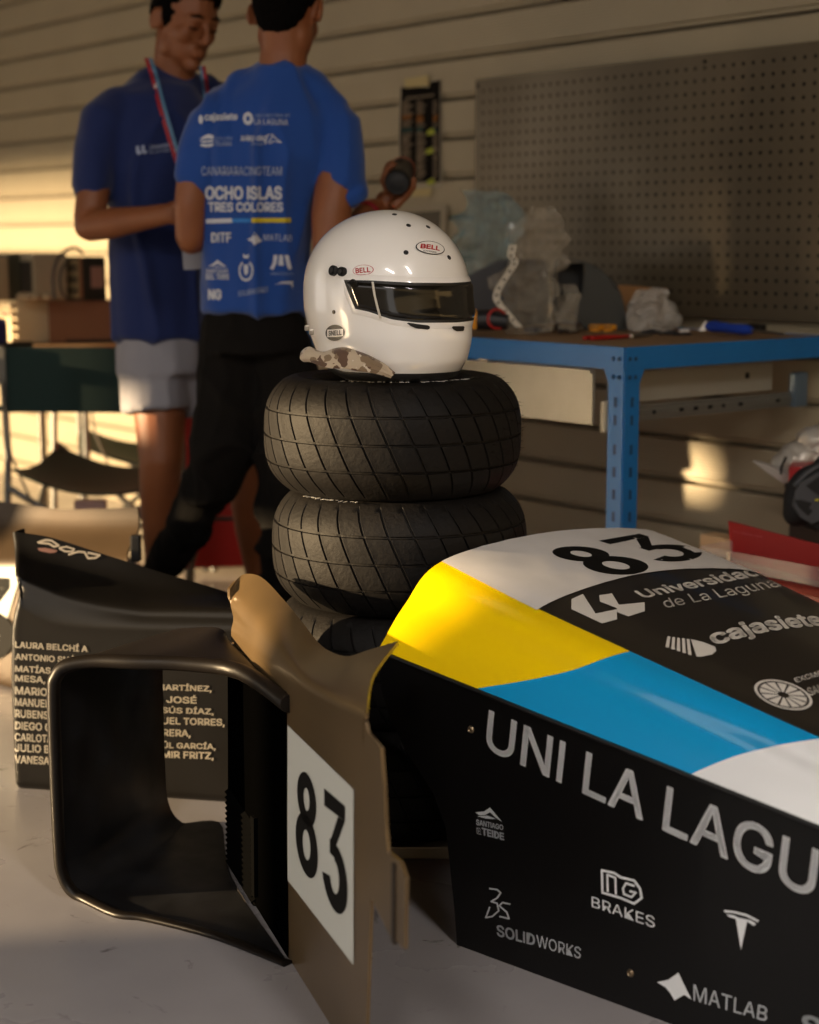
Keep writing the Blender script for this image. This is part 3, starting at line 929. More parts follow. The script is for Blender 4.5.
blu = npatch('blue_vinyl', tyb, tbw, .004, UC, 16, 22, .0007, mat('vinyl_blue', '0893cf', .26, coat=.6), root)
wht = npatch('white_vinyl', tbw, lambda u_: 1.29, .004, UC, 16, 22, .0007, mat('vinyl_gloss_white', 'e4e6e8', .26, coat=.6), root)
lab = npatch('number_sticker', lambda u_: -.166, lambda u_: .058 + (u_ - UC) * .05 - .02 * sin(pi * (u_ - UC) / .55), UC - .006, .90, 60, 24, .0016, mat('sticker_paper', 'd9d6d4', .45, var=.1, vscale=14), root, .0012)
lb = bvh_of(lab)
def R1(x, y): return (430 + .3663 * x, 510 + .3663 * y)
for g_ in (G8, G3): decal_px('number', lb, [R1(292, 113), R1(585, 62), R1(778, 119), R1(512, 187)], g_, M_num, lab, .0014, unit=True)
def R2(x, y): return (560 + .3162 * x, 570 + .3162 * y)
tw = mat('print_top', 'd8d4cd', .45)
pxpolys('logo', tb, [[R2(*p) for p in q] for q in (
    [(36, 94), (72, 78), (112, 140), (180, 126), (180, 158), (132, 171), (36, 126)],
    [(124, 82), (164, 76), (186, 112), (267, 104), (268, 132), (216, 149), (182, 136), (178, 122), (126, 102)])], tw, root)
decal_px('lettering', tb, [R2(232, 66), R2(598, -12), R2(640, 16), R2(266, 89)], text2d('Universidad', .035, 1, .25), tw, root, .0014)
decal_px('lettering', tb, [R2(318, 92), R2(664, 25), R2(712, 58), R2(340, 128)], text2d('de La Laguna', .005, 1, .25), tw, root, .0014)
word(tb, 'cajasiete', [(703.5, 633), (793, 614.6), (808, 631), (718.7, 649.4)], tw, root, .045, ref='cajasie')
sh = [[(332 + 16 * k, 213 + 1.5 * k), (343 + 16 * k, 214 + 1.5 * k), (352 + 15 * k + (6 - k) * 2, 252 + 5 * k + k), (340 + 15 * k + (6 - k) * 2, 247 + 6 * k)] for k in range(5)]
sh = [[(340 + 15 * k, 212 + 2 * k), (349 + 15 * k, 213 + 2 * k), (352 + 18 * k - 8, 248 + 6 * k), (343 + 18 * k - 10, 246 + 6 * k)] for k in range(5)]
sh.append([(413, 221), (455, 231), (490, 245), (494, 258), (480, 270), (445, 277), (432, 276)])
pxpolys('logo', tb, [[R2(*p) for p in q] for q in sh], tw, root)
def wheel(c, A_, B_):
    L = []; n = 30
    def q(r, a): return (c[0] + r * (A_[0] * cos(a) + B_[0] * sin(a)), c[1] + r * (A_[1] * cos(a) + B_[1] * sin(a)))
    for k in range(n):
        a, b = 2 * pi * k / n, 2 * pi * (k + 1) / n; L.append([q(.90, a), q(1, a), q(1, b), q(.90, b)])
    for k in range(12):
        a = 2 * pi * k / 12; L.append([q(.2, a + .1), q(.82, a + .05), q(.82, a + .46), q(.2, a + .4)])
    return L
pxpolys('logo', tb, wheel(R2(706, 397), (28.5, 9.5), (-6, 12)), tw, root, maxe=30)
word(tb, 'EXCMO', [(793.5, 679), (821, 671), (824, 675.5), (796.5, 683.5)], tw, root)
word(tb, 'SAN', [(806, 689), (821, 684), (824, 692), (810, 697)], tw, root, .02)

# side
side = []
contour = [(0, 0), (-.006, .06), (-.016, .13), (-.024, .185), (-.05, .235), (-.10, .285), (-.14, .335), (-.158, .375), (-.168, .4445)]
sidepts = [nloc(t, 0, z) for t, z in contour] + [nloc(t, 0, zseam(t)) for t in TS[1:]] + [nloc(1.3, 0, 0)]
so = MB().prism(sidepts, WV * .006).build('side_panel', blk, root)
# far side and lower return edge, so the shell reads as hollow from elsewhere
fr = MB().prism([nloc(t, smoothi(WW, t) - .004, zseam(t)) for t in TS[::4]] + [nloc(1.3, .316, .0), nloc(.0, smoothi(WW, 0) - .004, 0)], -WV * .005)
fr.build('far_side_panel', blk, root)
# seam trim between side and top
MB().tube([nloc(t, -.0015, zseam(t) - .001) for t in TS], .0035, 6).build('seam', mat('seam_black', '050505', .5), root)
sb = bvh_of(so)
W3 = M_print
word(sb, 'UNI LA LAGUNA', [(489.5, 709), (776, 831), (770, 879.5), (485.5, 749)], mat('print_side', 'f6f8fa', .5), root, .014, ref='UNI LA LAG')
def R5(x, y): return (460 + .2686 * x, 840 + .2686 * y)
def R6(x, y): return (640 + .2186 * x, 880 + .2186 * y)
def R3(x, y): return (470 + .2442 * x, 690 + .2442 * y)
gp = mat('print_grey', 'c0c5ca', .5)
word(sb, 'SANTIAGO', [R3(27, 528), R3(138, 552), R3(138, 574), R3(28, 552)], gp, root, .04)
word(sb, 'DEL', [R3(29, 562), R3(48, 566), R3(48, 592), R3(30, 588)], gp, root, .0)
word(sb, 'TEIDE', [R3(50, 562), R3(140, 585), R3(142, 615), R3(51, 593)], gp, root, .05)
pxpolys('logo', sb, [[R3(*p) for p in q] for q in ([(24, 500), (60, 497), (84, 480), (134, 540), (110, 524), (84, 500), (62, 512), (40, 512)], [(30, 516), (76, 514), (110, 528), (70, 526)])], gp, root)
word(sb, 'SOLID', [R5(137, 313), R5(281, 350), R5(281, 394), R5(140, 357)], gp, root, .03)
word(sb, 'WORKS', [R5(286, 351), R5(453, 400), R5(450, 442), R5(288, 396)], gp, root)
word(sb, 'BRAKES', [R5(492, 208), R5(727, 285), R5(727, 328), R5(492, 248)], mat('print_bright', 'eceff2', .5), root, .0)
def stroke(pts, w):
    L = []
    for (x0, y0), (x1, y1) in zip(pts, pts[1:]):
        dx, dy = x1 - x0, y1 - y0; l = sqrt(dx * dx + dy * dy) or 1; nx, ny = -dy / l * w / 2, dx / l * w / 2; ex, ey = dx / l * w * .3, dy / l * w * .3
        L.append([(x0 + nx - ex, y0 + ny - ey), (x1 + nx + ex, y1 + ny + ey), (x1 - nx + ex, y1 - ny + ey), (x0 - nx - ex, y0 - ny - ey)])
    return L
pxpolys('logo', sb, [[R5(*p) for p in q] for q in stroke([(532, 195), (530, 112), (575, 122), (600, 138), (650, 150), (672, 180), (678, 215), (650, 236), (600, 215), (532, 195)], 9)
        + stroke([(552, 190), (550, 128), (580, 140), (582, 200)], 8) + stroke([(650, 170), (620, 160), (608, 180), (612, 200), (640, 212), (656, 195), (635, 190)], 8)], MATS['print_bright'], root)
pxpolys('logo', sb, [[R5(*p) for p in q] for q in stroke([(112, 180), (140, 184), (153, 196), (140, 215), (118, 228)], 6)
        + stroke([(118, 228), (140, 235), (146, 262), (122, 284), (98, 288), (112, 250)], 6) + stroke([(188, 238), (160, 232), (148, 244), (176, 268), (184, 292), (150, 284)], 6)], gp, root)
pxpolys('logo', sb, [[R6(*p) for p in q] for q in ([(385, 136), (430, 140), (490, 155), (546, 184), (542, 192), (488, 165), (430, 150), (390, 147)],
        [(396, 156), (430, 160), (455, 172), (464, 182), (476, 176), (510, 184), (532, 198), (522, 208), (492, 188), (464, 318), (440, 176), (410, 168)])], MATS['print_bright'], root)
pxpolys('logo', sb, [[R6(*p) for p in q] for q in ([(80, 466), (132, 455), (178, 422), (200, 470), (238, 546), (205, 524), (160, 550), (140, 515), (120, 490)],)], MATS['print_bright'], root)
word(sb, 'MATLAB', [R6(247, 476), R6(588, 582), R6(580, 646), R6(247, 550)], gp, root, .0)
word(sb, 'SI', [(802, 1013), (830, 1020), (829, 1042), (801, 1034)], gp, root, .04, ref='SI')
rv = mat('rivet_brass', '9b8a72', .35, metal=.9)
for q in ((471, 729.5), (630.5, 973)):
    h = sb.ray_cast(EYE, ray(*q).normalized())
    if h[0]:
        n = h[1] if h[1].dot(EYE - h[0]) > 0 else -h[1]
        MB().lathe([(0, .0012), (.0022, .0014), (.0035, .003), (.0052, .0018), (.006, 0), (.006, -.001), (0, -.001)], 16, h[0], n.to_track_quat('Z', 'Y').to_matrix()).build('rivet', rv, root, 40)
settle(root, nloc(.55, .3, 0))

# ================================================================== DUCT SHELL WITH NUMBER FIN (foreground)
sh_m = mat('shell_satin', '6f5a3c', .32, spec=.6, metal=.25, var=.3, vscale=5, coat=.3)
sh_m.node_tree.nodes['Principled BSDF'].inputs['Coat Roughness'].default_value = .3
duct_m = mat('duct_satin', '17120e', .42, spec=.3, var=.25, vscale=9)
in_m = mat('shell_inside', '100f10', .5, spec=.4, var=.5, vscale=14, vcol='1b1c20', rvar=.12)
root = thing('air_duct_shell', 'open box-shaped duct shell with a bronze fin numbered 83, nearest on the floor', 'car part')
FP = V((-.182, 2.375, 0)); FD = V((.32, -.947, 0)).normalized(); FN = V((.947, .32, 0)).normalized()
def fin(px, py, off=0): return onp(px, py, FP + FN * off, FN)
crease = [(231, 619), (241, 627), (254, 638), (272, 654), (292, 671), (312, 687), (335, 700), (352, 707), (363, 711)]
topc = [(230, 589, 0), (242, 575, .03), (261, 577, .05), (284, 600, .06), (303, 623, .07), (322, 646, .08), (345, 656, .09), (368, 650, .115), (398, 641, .15)]
Cc = [fin(*p) for p in crease]; Tc = [fin(p[0], p[1], p[2]) for p in topc]
bel = [p - UP * .05 for p in Cc]
rows = []
for b_, c_, t_ in zip(bel, Cc, Tc):
    mid = c_.lerp(t_, .5) + (FN * -.012 if (t_ - c_).dot(FN) > .02 else V((0, 0, 0)))
    c2 = c_ + FN * .004
    rows.append(crv([b_, b_.lerp(c_, .6), c2, mid, t_], 5))
# smooth along the length
rows2 = []
for j in range(len(rows[0])): rows2.append(crv([r[j] for r in rows], 5))
def fz(p, z): return V((p.x, p.y, z))
front_pts = [fin(*p) for p in ((364.5, 722), (367, 733), (374, 741), (380, 748), (383, 786), (385, 830), (387, 852), (399, 861), (405, 877), (404.5, 915), (404, 949), (390, 936), (376, 908), (373, 899), (370.5, 900), (369, 935), (366, 1024))]
e1 = fin(365, 1075); e1.z = 0
b0 = FP + FD * -.40
poly = [fz(b0, 0), fz(e1, 0)] + list(reversed(front_pts)) + list(reversed(bel))
poly[-1] = bel[0]
mbp = MB().prism(poly, FN * .005)
panel = mbp.build('fin_panel', sh_m, root)
fl = sheet('fin_flange', rows2, .005, sh_m, root, 80)
# torn pale underside of the flange tip
pb = bvh_of(panel)
# number sticker
def R7(x, y): return (270 + .3064 * x, 710 + .3064 * y)
plate = decal('number_sticker', pb, [(288.4, 725.3), (354.3, 789), (354.3, 965), (287.8, 879.4)], poly2d([[(0, 0), (1, 0), (1, 1), (0, 1)]], .3), mat('plate_white', 'd6d8d0', .5), root, .0012)
number(pb, [(297, 763.6), (349, 808.4), (349, 927), (297, 861.7)], plate, .002)
# duct body
zr = .41
fp_ = [fin(289, 691)] + [atz(242, 671, zr), atz(190, 663, zr), atz(136, 661, zr), atz(98, 660, zr - .003)]
fp_[0].z = zr - .002
fp_ += [V((-.560, 2.63, .398)), V((-.578, 2.63, .380)), V((-.584, 2.63, .352)), V((-.585, 2.63, .22)), V((-.584, 2.63, .08)), V((-.580, 2.63, .04)), V((-.565, 2.625, .012)), V((-.535, 2.61, .002))]
fp_ += [atz(120, 913, .002), atz(150, 917, .002), atz(220, 935, .003), atz(288, 962, .003)]
bp_ = [atz(233, 648, .404), atz(226, 640, .412), atz(219, 630, .42), V((-.40, 2.90, .392)), V((-.430, 2.945, .378))]
bp_ += [V((-.442, 2.955, .370)), V((-.450, 2.962, .357)), V((-.456, 2.967, .330)), V((-.457, 2.967, .22)), V((-.456, 2.967, .09)), V((-.452, 2.966, .045)), V((-.440, 2.965, .018)), V((-.422, 2.962, .004))]
bp_ += [atz(186, 823, .004), atz(219, 822, .003), atz(225, 850, .002), atz(230, 880, .002)]
rows = []
for k in range(9):
    w = k / 8; r = [a.lerp(b2, w) for a, b2 in zip(fp_, bp_)]
    for i in range(1, 5): r[i].z += .003 * sin(pi * w)
    for i in range(7, 10): r[i].x += .008 * sin(pi * w)
    rows.append(crv(r, 4))
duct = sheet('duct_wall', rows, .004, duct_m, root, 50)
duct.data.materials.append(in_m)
cen = V((-.4, 2.7, .2))
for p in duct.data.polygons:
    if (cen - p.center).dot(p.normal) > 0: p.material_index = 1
# rounded lip round the mouth
lip = crv([fp_[0] + V((0, -.004, 0))] + [p + V((0, -.006, 0)) for p in fp_[1:]], 4)
mb = MB(); n_ = len(lip)
rr_ = []
for i, p in enumerate(lip):
    w = i / (n_ - 1)
    r = lerp(.0135, .0105, min(1, w * 2)) if w < .5 else lerp(.0105, .006, (w - .5) * 2)
    rr_.append((.014, r))
mb.tube([p + V((0, 0, 0)) for p in lip], rr_, 12)
mb.build('mouth_lip', duct_m, root, 60)
# dark sheet for the panel's black, shaded face inside the duct, with its louvre
li = [V(p) for p in (fin(228.5, 672), fin(287, 692), fin(289, 961), fin(229, 878))]
MB().prism([p - FN * .0015 for p in li], FN * .001).build('shaded_inner_face', mat('inner_shade_black', '020202', 1, spec=0), root)
lv = MB(); La, Lb, Lc, Ld = fin(230, 800), fin(255, 816), fin(256, 893), fin(231, 877)
NL = 15
for k in range(NL):
    w = k / (NL - 1); a = La.lerp(Ld, w); b2 = Lb.lerp(Lc, w); c_ = (a + b2) / 2 - FN * .005
    R_ = Matrix((FD, FN, UP)).transposed() @ Matrix.Rotation(radians(35), 3, 'X')
    lv.box(c_, ((b2 - a).length, .009, .002), R_)
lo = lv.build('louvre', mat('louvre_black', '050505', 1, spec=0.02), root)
fr = MB().prism([fin(255, 815) - FN * .008, fin(258.5, 818) - FN * .008, fin(259, 897) - FN * .008, fin(256, 894) - FN * .008], FN * .006)
fr.build('louvre_frame', MATS['louvre_black'], root)
# rivets on roof joint
for q in ((232, 643.5), (259.5, 661), (262, 661.5)):
    h = atz(q[0], q[1], .416)
    MB().lathe([(0, .002), (.003, .0018), (.0045, .0005), (.0045, -.004), (0, -.004)], 12, h).build('rivet', mat('steel_bright', 'b9b0a0', .3, metal=.9), root, 40)
# small angle bracket tab along the front edge of the fin
MB().prism([fin(396, 862, .004), fin(399, 863, .004), fin(398.5, 944, .004), fin(395.5, 941, .004)], -FN * .006).build('edge_fold', mat('fold_dark', '2b2219', .5), root)
# floor-level scratches inside
settle(root, (-.38, 2.65, 0))

# ================================================================== DUCT SHELL WITH NAMES
root = thing('air_duct_shell', 'black side shell lettered with a list of names, behind the open duct', 'car part')
BP = V((-.78, 3.17, 0)); BDv = V((.981, -.19, 0)).normalized(); BN = V((.19, .981, 0)).normalized()
def bpl(px, py, off=0): return onp(px, py, BP + BN * off, BN)
xs_ = [16, 24, 45, 67, 97, 122, 146, 175, 205, 232, 262]
TOPY = [(16, 533), (24, 534), (45, 537), (67, 543), (97, 553), (122, 561), (146, 569), (175, 578), (205, 587), (232, 596), (262, 607)]
L1 = [(16, 574), (24, 578), (45, 587), (67, 595), (97, 602), (122, 606), (146, 609), (205, 610), (262, 611)]
L2 = [(16, 602), (24, 606), (45, 617), (67, 622), (97, 625), (146, 627), (205, 628), (262, 629)]
cols = []
for x in xs_:
    f0 = bpl(x, 700); z0_ = 0
    r = [fz(f0, .004) + BN * .012, fz(f0, .012) + BN * .003, fz(f0, .03), fz(f0, .12), fz(f0, .22), bpl(x, interp(L2, x) + 12), bpl(x, interp(L2, x), .0), bpl(x, interp(L1, x) + 8, .012), bpl(x, interp(L1, x), .022)]
    tp = bpl(x, interp(TOPY, x), .115)
    r.append(r[-1].lerp(tp, .5) + BN * .012 + UP * -.006); r.append(tp)
    cols.append(crv(r, 4))
# returned left end
def ret(off, dx, k):
    c_ = cols[0 if k == 0 else 0]
    return [p + BN * off + BDv * dx for p in c_]
first = cols[0]
def curl(i, p):   # the end curves in towards the flange corner like a cut-away
    z = p.z; return 0
ends = [[p + BN * .055 + BDv * -.006 for p in first], [p + BN * .022 + BDv * -.010 for p in first], [p + BN * .006 + BDv * -.005 for p in first]]
# the outline pinches in below the flange
for c_ in ends + [first]:
    for p in c_:
        w = max(0, 1 - abs(p.z - .40) / .06); p += BDv * (.016 * w); 
        if p.z > .47: p += BDv * (-.0)
cols = ends + cols
grid = [[c_[j] for c_ in cols] for j in range(len(cols[0]))]
grid = [crv(g, 3) for g in grid]
bshell_m = mat('shell_black', '0c0a08', .40, spec=.3, var=.3, vscale=7, vcol='13100d')
bs = sheet('side_shell', grid, -.005, bshell_m, root, 70)
bb = bvh_of(bs)
names = ['LAURA BELCHÍ', 'ANTONIO SUÁREZ', 'MATÍAS ACOSTA,', 'MESA, SARA MARTÍNEZ,', 'MARIO ALONSO, JOSÉ', 'MANUEL JESÚS DÍAZ,', 'RUBENS MIGUEL TORRES,', 'DIEGO GIL, HERRERA,', 'CARLOTA Y RAÚL GARCÍA,', 'JULIO BRITO, EMIR FRITZ,', 'VANESA']
nm_m = mat('name_print', 'b9b2a4', .5)
tops = [640, 652, 664, 675, 686.5, 698, 709.5, 721.5, 733, 743.5, 755]
left_ends = [('LAURA BELCHÍ A', 88), ('ANTONIO SUÁREZ', 92), ('MATÍAS ACOSTA', 92), ('MESA, SARA', 76), ('MARIO ALON', 79), ('MANUEL', 50), ('RUBENS', 49), ('DIEGO GIL', 59), ('CARLOTA', 53), ('JULIO BRI', 58), ('VANESA', 50)]
right = [None, None, None, ('MARTÍNEZ,', 157, 212), ('A JOSÉ', 155, 197), ('JESÚS DÍAZ,', 150, 214), ('MIGUEL TORRES,', 144, 225), ('HERRERA,', 143, 191), ('RAÚL GARCÍA,', 150, 216), ('VLADIMIR FRITZ,', 132, 214), None]
for k, (y, (s_, xe)) in enumerate(zip(tops, left_ends)):
    word(bb, s_, qd(15.5, y - .5, xe, y + 7.5, .062), nm_m, root, .035, eps=.002)
    if right[k]:
        s2, a, b2 = right[k]; yy = y + (a - 15) * .052
        word(bb, s2, qd(a, yy, b2, yy + 8.5, .03), nm_m, root, .035, eps=.002)
def R9(x, y): return (20 + .122 * x, 530 + .122 * y)
fmw = mat('flange_print', 'a89e8e', .5)
pxpolys('logo', bb, [[R9(*p) for p in q] for q in stroke([(150, 105), (210, 85), (260, 90), (318, 130), (280, 140), (240, 115), (160, 108)], 16) + stroke([(325, 150), (380, 140), (445, 160), (430, 180), (370, 178), (325, 155)], 14)
        + stroke([(400, 205), (480, 180), (530, 185), (560, 235), (620, 232), (655, 210), (560, 190)], 16)], fmw, root, .002)
pxpolys('logo', bb, [[R9(*p) for p in q] for q in ([(145, 152), (210, 150), (310, 170), (290, 190), (240, 192), (160, 175)],)], mat('flange_print_red', '7d5a50', .5), root, .002)
settle(root, (-.55, 3.14, 0))

# ================================================================== SECOND NUMBERED SHELL (far left)
root = thing('air_duct_shell', 'dull bronze shell with white number plate at the left edge, behind the lettered shell', 'car part')
CP = V((-.61, 3.62, 0)); CDv = V((.77, -.64, 0)).normalized(); CN = V((.64, .77, 0)).normalized()
def cpl(px, py, off=0): return onp(px, py, CP + CN * off, CN)
xs_ = [-170, -120, -70, -30, 0, 30, 59, 90, 110, 122, 129]
TY_ = [(-170, 496), (-30, 500), (0, 502), (59, 510), (110, 509), (129, 507)]
grid = []
for x in xs_:
    f0 = cpl(x, 700); tp = cpl(x + (10 if x > 120 else 3), interp(TY_, x), .11)
    xc = x
    r = [fz(f0, .004) + CN * .01, fz(f0, .02), fz(f0, .12), fz(f0, .24), cpl(x, 592), cpl(x, 566, .004), cpl(x, 552, .03)]
    r.append(r[-1].lerp(tp, .45) + CN * .018); r.append(tp)
    grid.append(crv(r, 4))
grid = [[c_[j] for c_ in grid] for j in range(len(grid[0]))]
grid = [crv(g, 3) for g in grid]
cs = sheet('side_shell', grid, -.005, mat('shell_satin_far', '4a3b2a', .4, spec=.5, metal=.2, var=.2), root, 70)
cb = bvh_of(cs)
pl = decal('number_sticker', cb, [(-105, 566), (24, 568), (22, 708), (-107, 712)], poly2d([[(0, 0), (1, 0), (1, 1), (0, 1)]], .2), mat('plate_white', 'd6d8d0', .5), root, .003, unit=True)
number(cb, [(-88, 572), (16, 578), (16, 660), (-88, 668)], pl, .005)
MB().box(cpl(136, 548, .05), (.022, .03, .06), None, .004).build('latch', mat('latch_black', '111111', .5), root)
settle(root, (-.9, 3.75, 0))
# ================================================================== PEOPLE
skin = mat('skin', '8a5230', .5, sss=.12, var=.12, vscale=20, bump=.06, bscale=220)
hair_m = mat('hair', '070504', .95, spec=.08, bump=.6, bscale=160)
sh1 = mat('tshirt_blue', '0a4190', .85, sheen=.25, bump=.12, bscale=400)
def fold(me, amp, sx, sz, seed=0, zdir=None, mask=None):
    out = []
    nn = [v.vector.copy() for v in me.vertex_normals]
    for v, q in zip(me.vertices, nn):
        c = v.co; w = 1 if mask is None else mask(c)
        if w > 0:
            n = noise.noise(V((c.x * sx + seed, c.y * sx, c.z * sz)))
            r = max(0, 1 - abs(n) * 3.2) ** 1.6 + .35 * noise.noise(V((c.x * sx * .5, c.y * sx * .5 + seed, c.z * sz * .5)))
            c = c + q * (amp * w * (r - .2))
        out += [c.x, c.y, c.z]
    me.vertices.foreach_set('co', out); me.update()
def head(mb, c, f, u, neck):
    f = f.normalized(); l = u.cross(f).normalized(); u = f.cross(l).normalized()
    R_ = Matrix((f, l, u)).transposed()
    P = lambda a, b, d: c + f * a + l * b + u * d
    mb.ell(P(-.012, 0, .035), (.096, .075, .088), R_); mb.ell(P(.006, 0, -.01), (.078, .064, .085), R_)
    mb.ell(P(.028, 0, -.058), (.056, .052, .050), R_); mb.ell(P(.066, 0, -.094), (.022, .024, .018), R_)
    for s in (-1, 1):
        mb.ell(P(.048, s * .036, -.018), (.032, .022, .028), R_)
        mb.ell(P(.074, s * .031, .006), (.014, .016, .010), R_)
        mb.ell(P(.0, s * .050, -.055), (.035, .016, .038), R_)
        M2 = R_ @ Matrix.Rotation(s * -.35, 3, 'Z') @ Matrix.Rotation(.15, 3, 'Y')
        mb.ell(P(-.012, s * .086, -.004), (.020, .007, .032), M2, 12, 8); mb.ell(P(-.002, s * .076, -.010), (.012, .012, .020), M2, 12, 8)
    mb.tube([P(.072, -.044, .022), P(.083, -.02, .026), P(.083, .02, .026), P(.072, .044, .022)], [.010, .012, .012, .010], 10)
    mb.tube([P(.088, 0, .024), P(.100, 0, .0), P(.112, 0, -.024), P(.106, 0, -.032)], [.008, .0085, .0115, .009], 10)
    for s in (-1, 1): mb.ell(P(.098, s * .012, -.029), (.011, .008, .008), R_, 10, 8)
    mb.ell(P(.088, 0, -.053), (.013, .023, .0055), R_, 14, 8); mb.ell(P(.086, 0, -.065), (.013, .019, .0065), R_, 14, 8)
    mb.tube([P(-.03, 0, -.02)] + [V(n) for n in neck], [(.052, .056)] * (len(neck) + 1), 16)
    return P, R_
def face_bits(P, R_, root, down=True):
    br = MB()
    for s in (-1, 1):
        br.tube([P(.0925, s * .012, .031), P(.0925, s * .026, .035), P(.082, s * .045, .030)], [.0028, .0042, .002], 6)
    br.build('eyebrow', hair_m, root, 60)
    ey = MB()
    for s in (-1, 1): ey.tube([P(.0865, s * .019, .003), P(.0895, s * .031, .0005), P(.083, s * .043, .003)], [.0015, .0024, .0015], 6)
    ey.build('eyelashes', hair_m, root, 60)
def hairmesh(name, mb, voxel, root, amp, sc):
    me = remesh(mb, voxel, 2, .4)
    out = []; nn = [v.vector.copy() for v in me.vertex_normals]
    for v, q in zip(me.vertices, nn): out += list(v.co + q * (amp * noise.noise(v.co * sc)))
    me.vertices.foreach_set('co', out); me.update(); return link(name, me, hair_m, root, 180)
def tube_px(mb, pts, n=18, up=None):
    """pts: (px, py, distance, rx, ry)"""
    P = [at(p[0], p[1], p[2]) for p in pts]; mb.tube(P, [(p[3], p[4]) for p in pts], n, True, None, up)
    # rounded ends
    for p, q in ((P[0], pts[0]), (P[-1], pts[-1])): mb.ell(p, (min(q[3], q[4]) * .95,) * 3, None, 14, 10)
    return P

# ---------------------------------------------------------------- person facing right, grey shorts
root = thing('person', 'person facing right in blue t-shirt, grey shorts and red-blue lanyard, looking down', 'person')
f1 = V((.60, -.80, 0)).normalized(); hf = V((.62, -.72, -.34)).normalized()
mb = MB()
P_, R_ = head(mb, at(186, 22, 4.42), hf, V((.10, -.05, 1)), [at(175, 62, 4.45), at(172, 92, 4.46)])
mb.tube([at(170, 372, 4.42), at(167, 300, 4.42), at(166, 200, 4.42), at(166, 140, 4.43), at(168, 105, 4.44), at(172, 86, 4.45)], [(.115, .085), (.118, .082), (.13, .09), (.135, .09), (.10, .065), (.056, .056)], 24, True, None, f1)
tube_px(mb, [(110, 124, 4.33, .030, .030), (97, 165, 4.30, .045, .045), (89, 222, 4.26, .036, .040)])
tube_px(mb, [(88, 226, 4.26, .038, .040), (112, 223, 4.21, .037, .040), (145, 218, 4.15, .028, .030), (166, 214, 4.11, .022, .027)])
mb.ell(at(176, 213, 4.10), (.038, .022, .030))
for k, (dy, e) in enumerate(((-6, 2), (-1, 0), (4, 1), (8, 4))):
    a, b_, c_ = at(180, 213 + dy, 4.09), at(191 - e, 216 + dy, 4.08), at(197 - e, 223 + dy * .6, 4.09)
    mb.tube([a, b_, c_], [.0095, .009, .0075], 8)
mb.tube([at(174, 206, 4.08), at(184, 202, 4.06), at(192, 204, 4.06)], [.011, .010, .008], 8)
tube_px(mb, [(228, 112, 4.55, .030, .030), (240, 160, 4.55, .043, .043), (236, 206, 4.52, .036, .036)])
tube_px(mb, [(235, 208, 4.52, .036, .036), (214, 214, 4.38, .030, .030), (202, 215, 4.30, .023, .026)])
mb.ell(at(198, 216, 4.27), (.034, .03, .024))
tube_px(mb, [(156, 380, 4.40, .070, .070), (160, 420, 4.38, .066, .068), (161, 462, 4.36, .055, .058), (160, 478, 4.37, .053, .056), (162, 510, 4.40, .054, .058), (160, 560, 4.42, .040, .042), (158, 618, 4.43, .032, .036)])
tube_px(mb, [(196, 380, 4.48, .068, .068), (228, 430, 4.50, .064, .066), (247, 478, 4.50, .052, .055), (249, 500, 4.50, .048, .052), (254, 530, 4.52, .050, .052), (261, 580, 4.53, .036, .038), (265, 618, 4.53, .031, .035)])
me = remesh(mb, .005, 8, .5)
body = link('body', me, skin, root, 180)
face_bits(P_, R_, root)
hb_ = MB(); hb_.ell(P_(-.020, 0, .058), (.094, .082, .086), R_); hb_.ell(P_(.045, 0, .112), (.062, .072, .040), R_); hb_.ell(P_(-.060, 0, .015), (.050, .068, .062), R_)
for s in (-1, 1): hb_.ell(P_(.012, s * .066, .030), (.020, .016, .050), R_, 10, 8)
for k in range(9): hb_.ell(P_(.078 - .006 * abs(k - 4) , (k - 4) * .013, .098 + .006 * (k % 2)), (.017, .014, .018), R_, 8, 6)
hairmesh('hair', hb_, .006, root, .014, 48)
mb = MB()
mb.tube([at(167, 339, 4.42), at(166, 300, 4.42), at(166, 230, 4.42), at(166, 170, 4.42), at(166, 135, 4.43), at(168, 108, 4.44), at(172, 90, 4.45), at(173, 82, 4.45)], [(.152, .112), (.150, .108), (.156, .112), (.168, .120), (.178, .116), (.150, .098), (.085, .080), (.066, .068)], 28, True, None, f1)
tube_px(mb, [(118, 104, 4.37, .05, .05), (104, 118, 4.33, .060, .058), (96, 150, 4.31, .060, .058), (92, 188, 4.29, .056, .054)])
tube_px(mb, [(222, 98, 4.52, .05, .05), (236, 110, 4.56, .062, .060), (240, 180, 4.55, .058, .055)])
mb.tube([at(118, 108, 4.36), at(172, 84, 4.46), at(228, 104, 4.54)], [.045, .062, .045], 14)
me = remesh(mb, .008, 12, .5)
fold(me, .015, 7, 3, 1.7, mask=lambda c: .25 + .75 * max(0, min(1, (c.x + .80) / .05)))
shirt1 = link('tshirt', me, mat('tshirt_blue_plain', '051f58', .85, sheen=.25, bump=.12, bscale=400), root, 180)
cb_ = MB(); ring = []
s1b = bvh_of(shirt1)
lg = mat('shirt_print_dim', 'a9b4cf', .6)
decal_px('logo', s1b, qd(136, 146, 147, 155, -.1), poly2d([[(0, .95), (.22, 1), (.28, .35), (.5, .4), (.5, .12), (.3, 0), (.05, .15)], [(.52, .95), (.74, 1), (.78, .38), (1, .42), (1, .14), (.82, .02), (.56, .16)]], .3), lg, root, .002, unit=True)
word(s1b, 'Universidad', qd(149, 145, 173, 149.5, -.13), lg, root, .03, eps=.002)
word(s1b, 'de La Laguna', qd(149, 150.5, 174, 154.5, -.13), lg, root, 0, eps=.002)
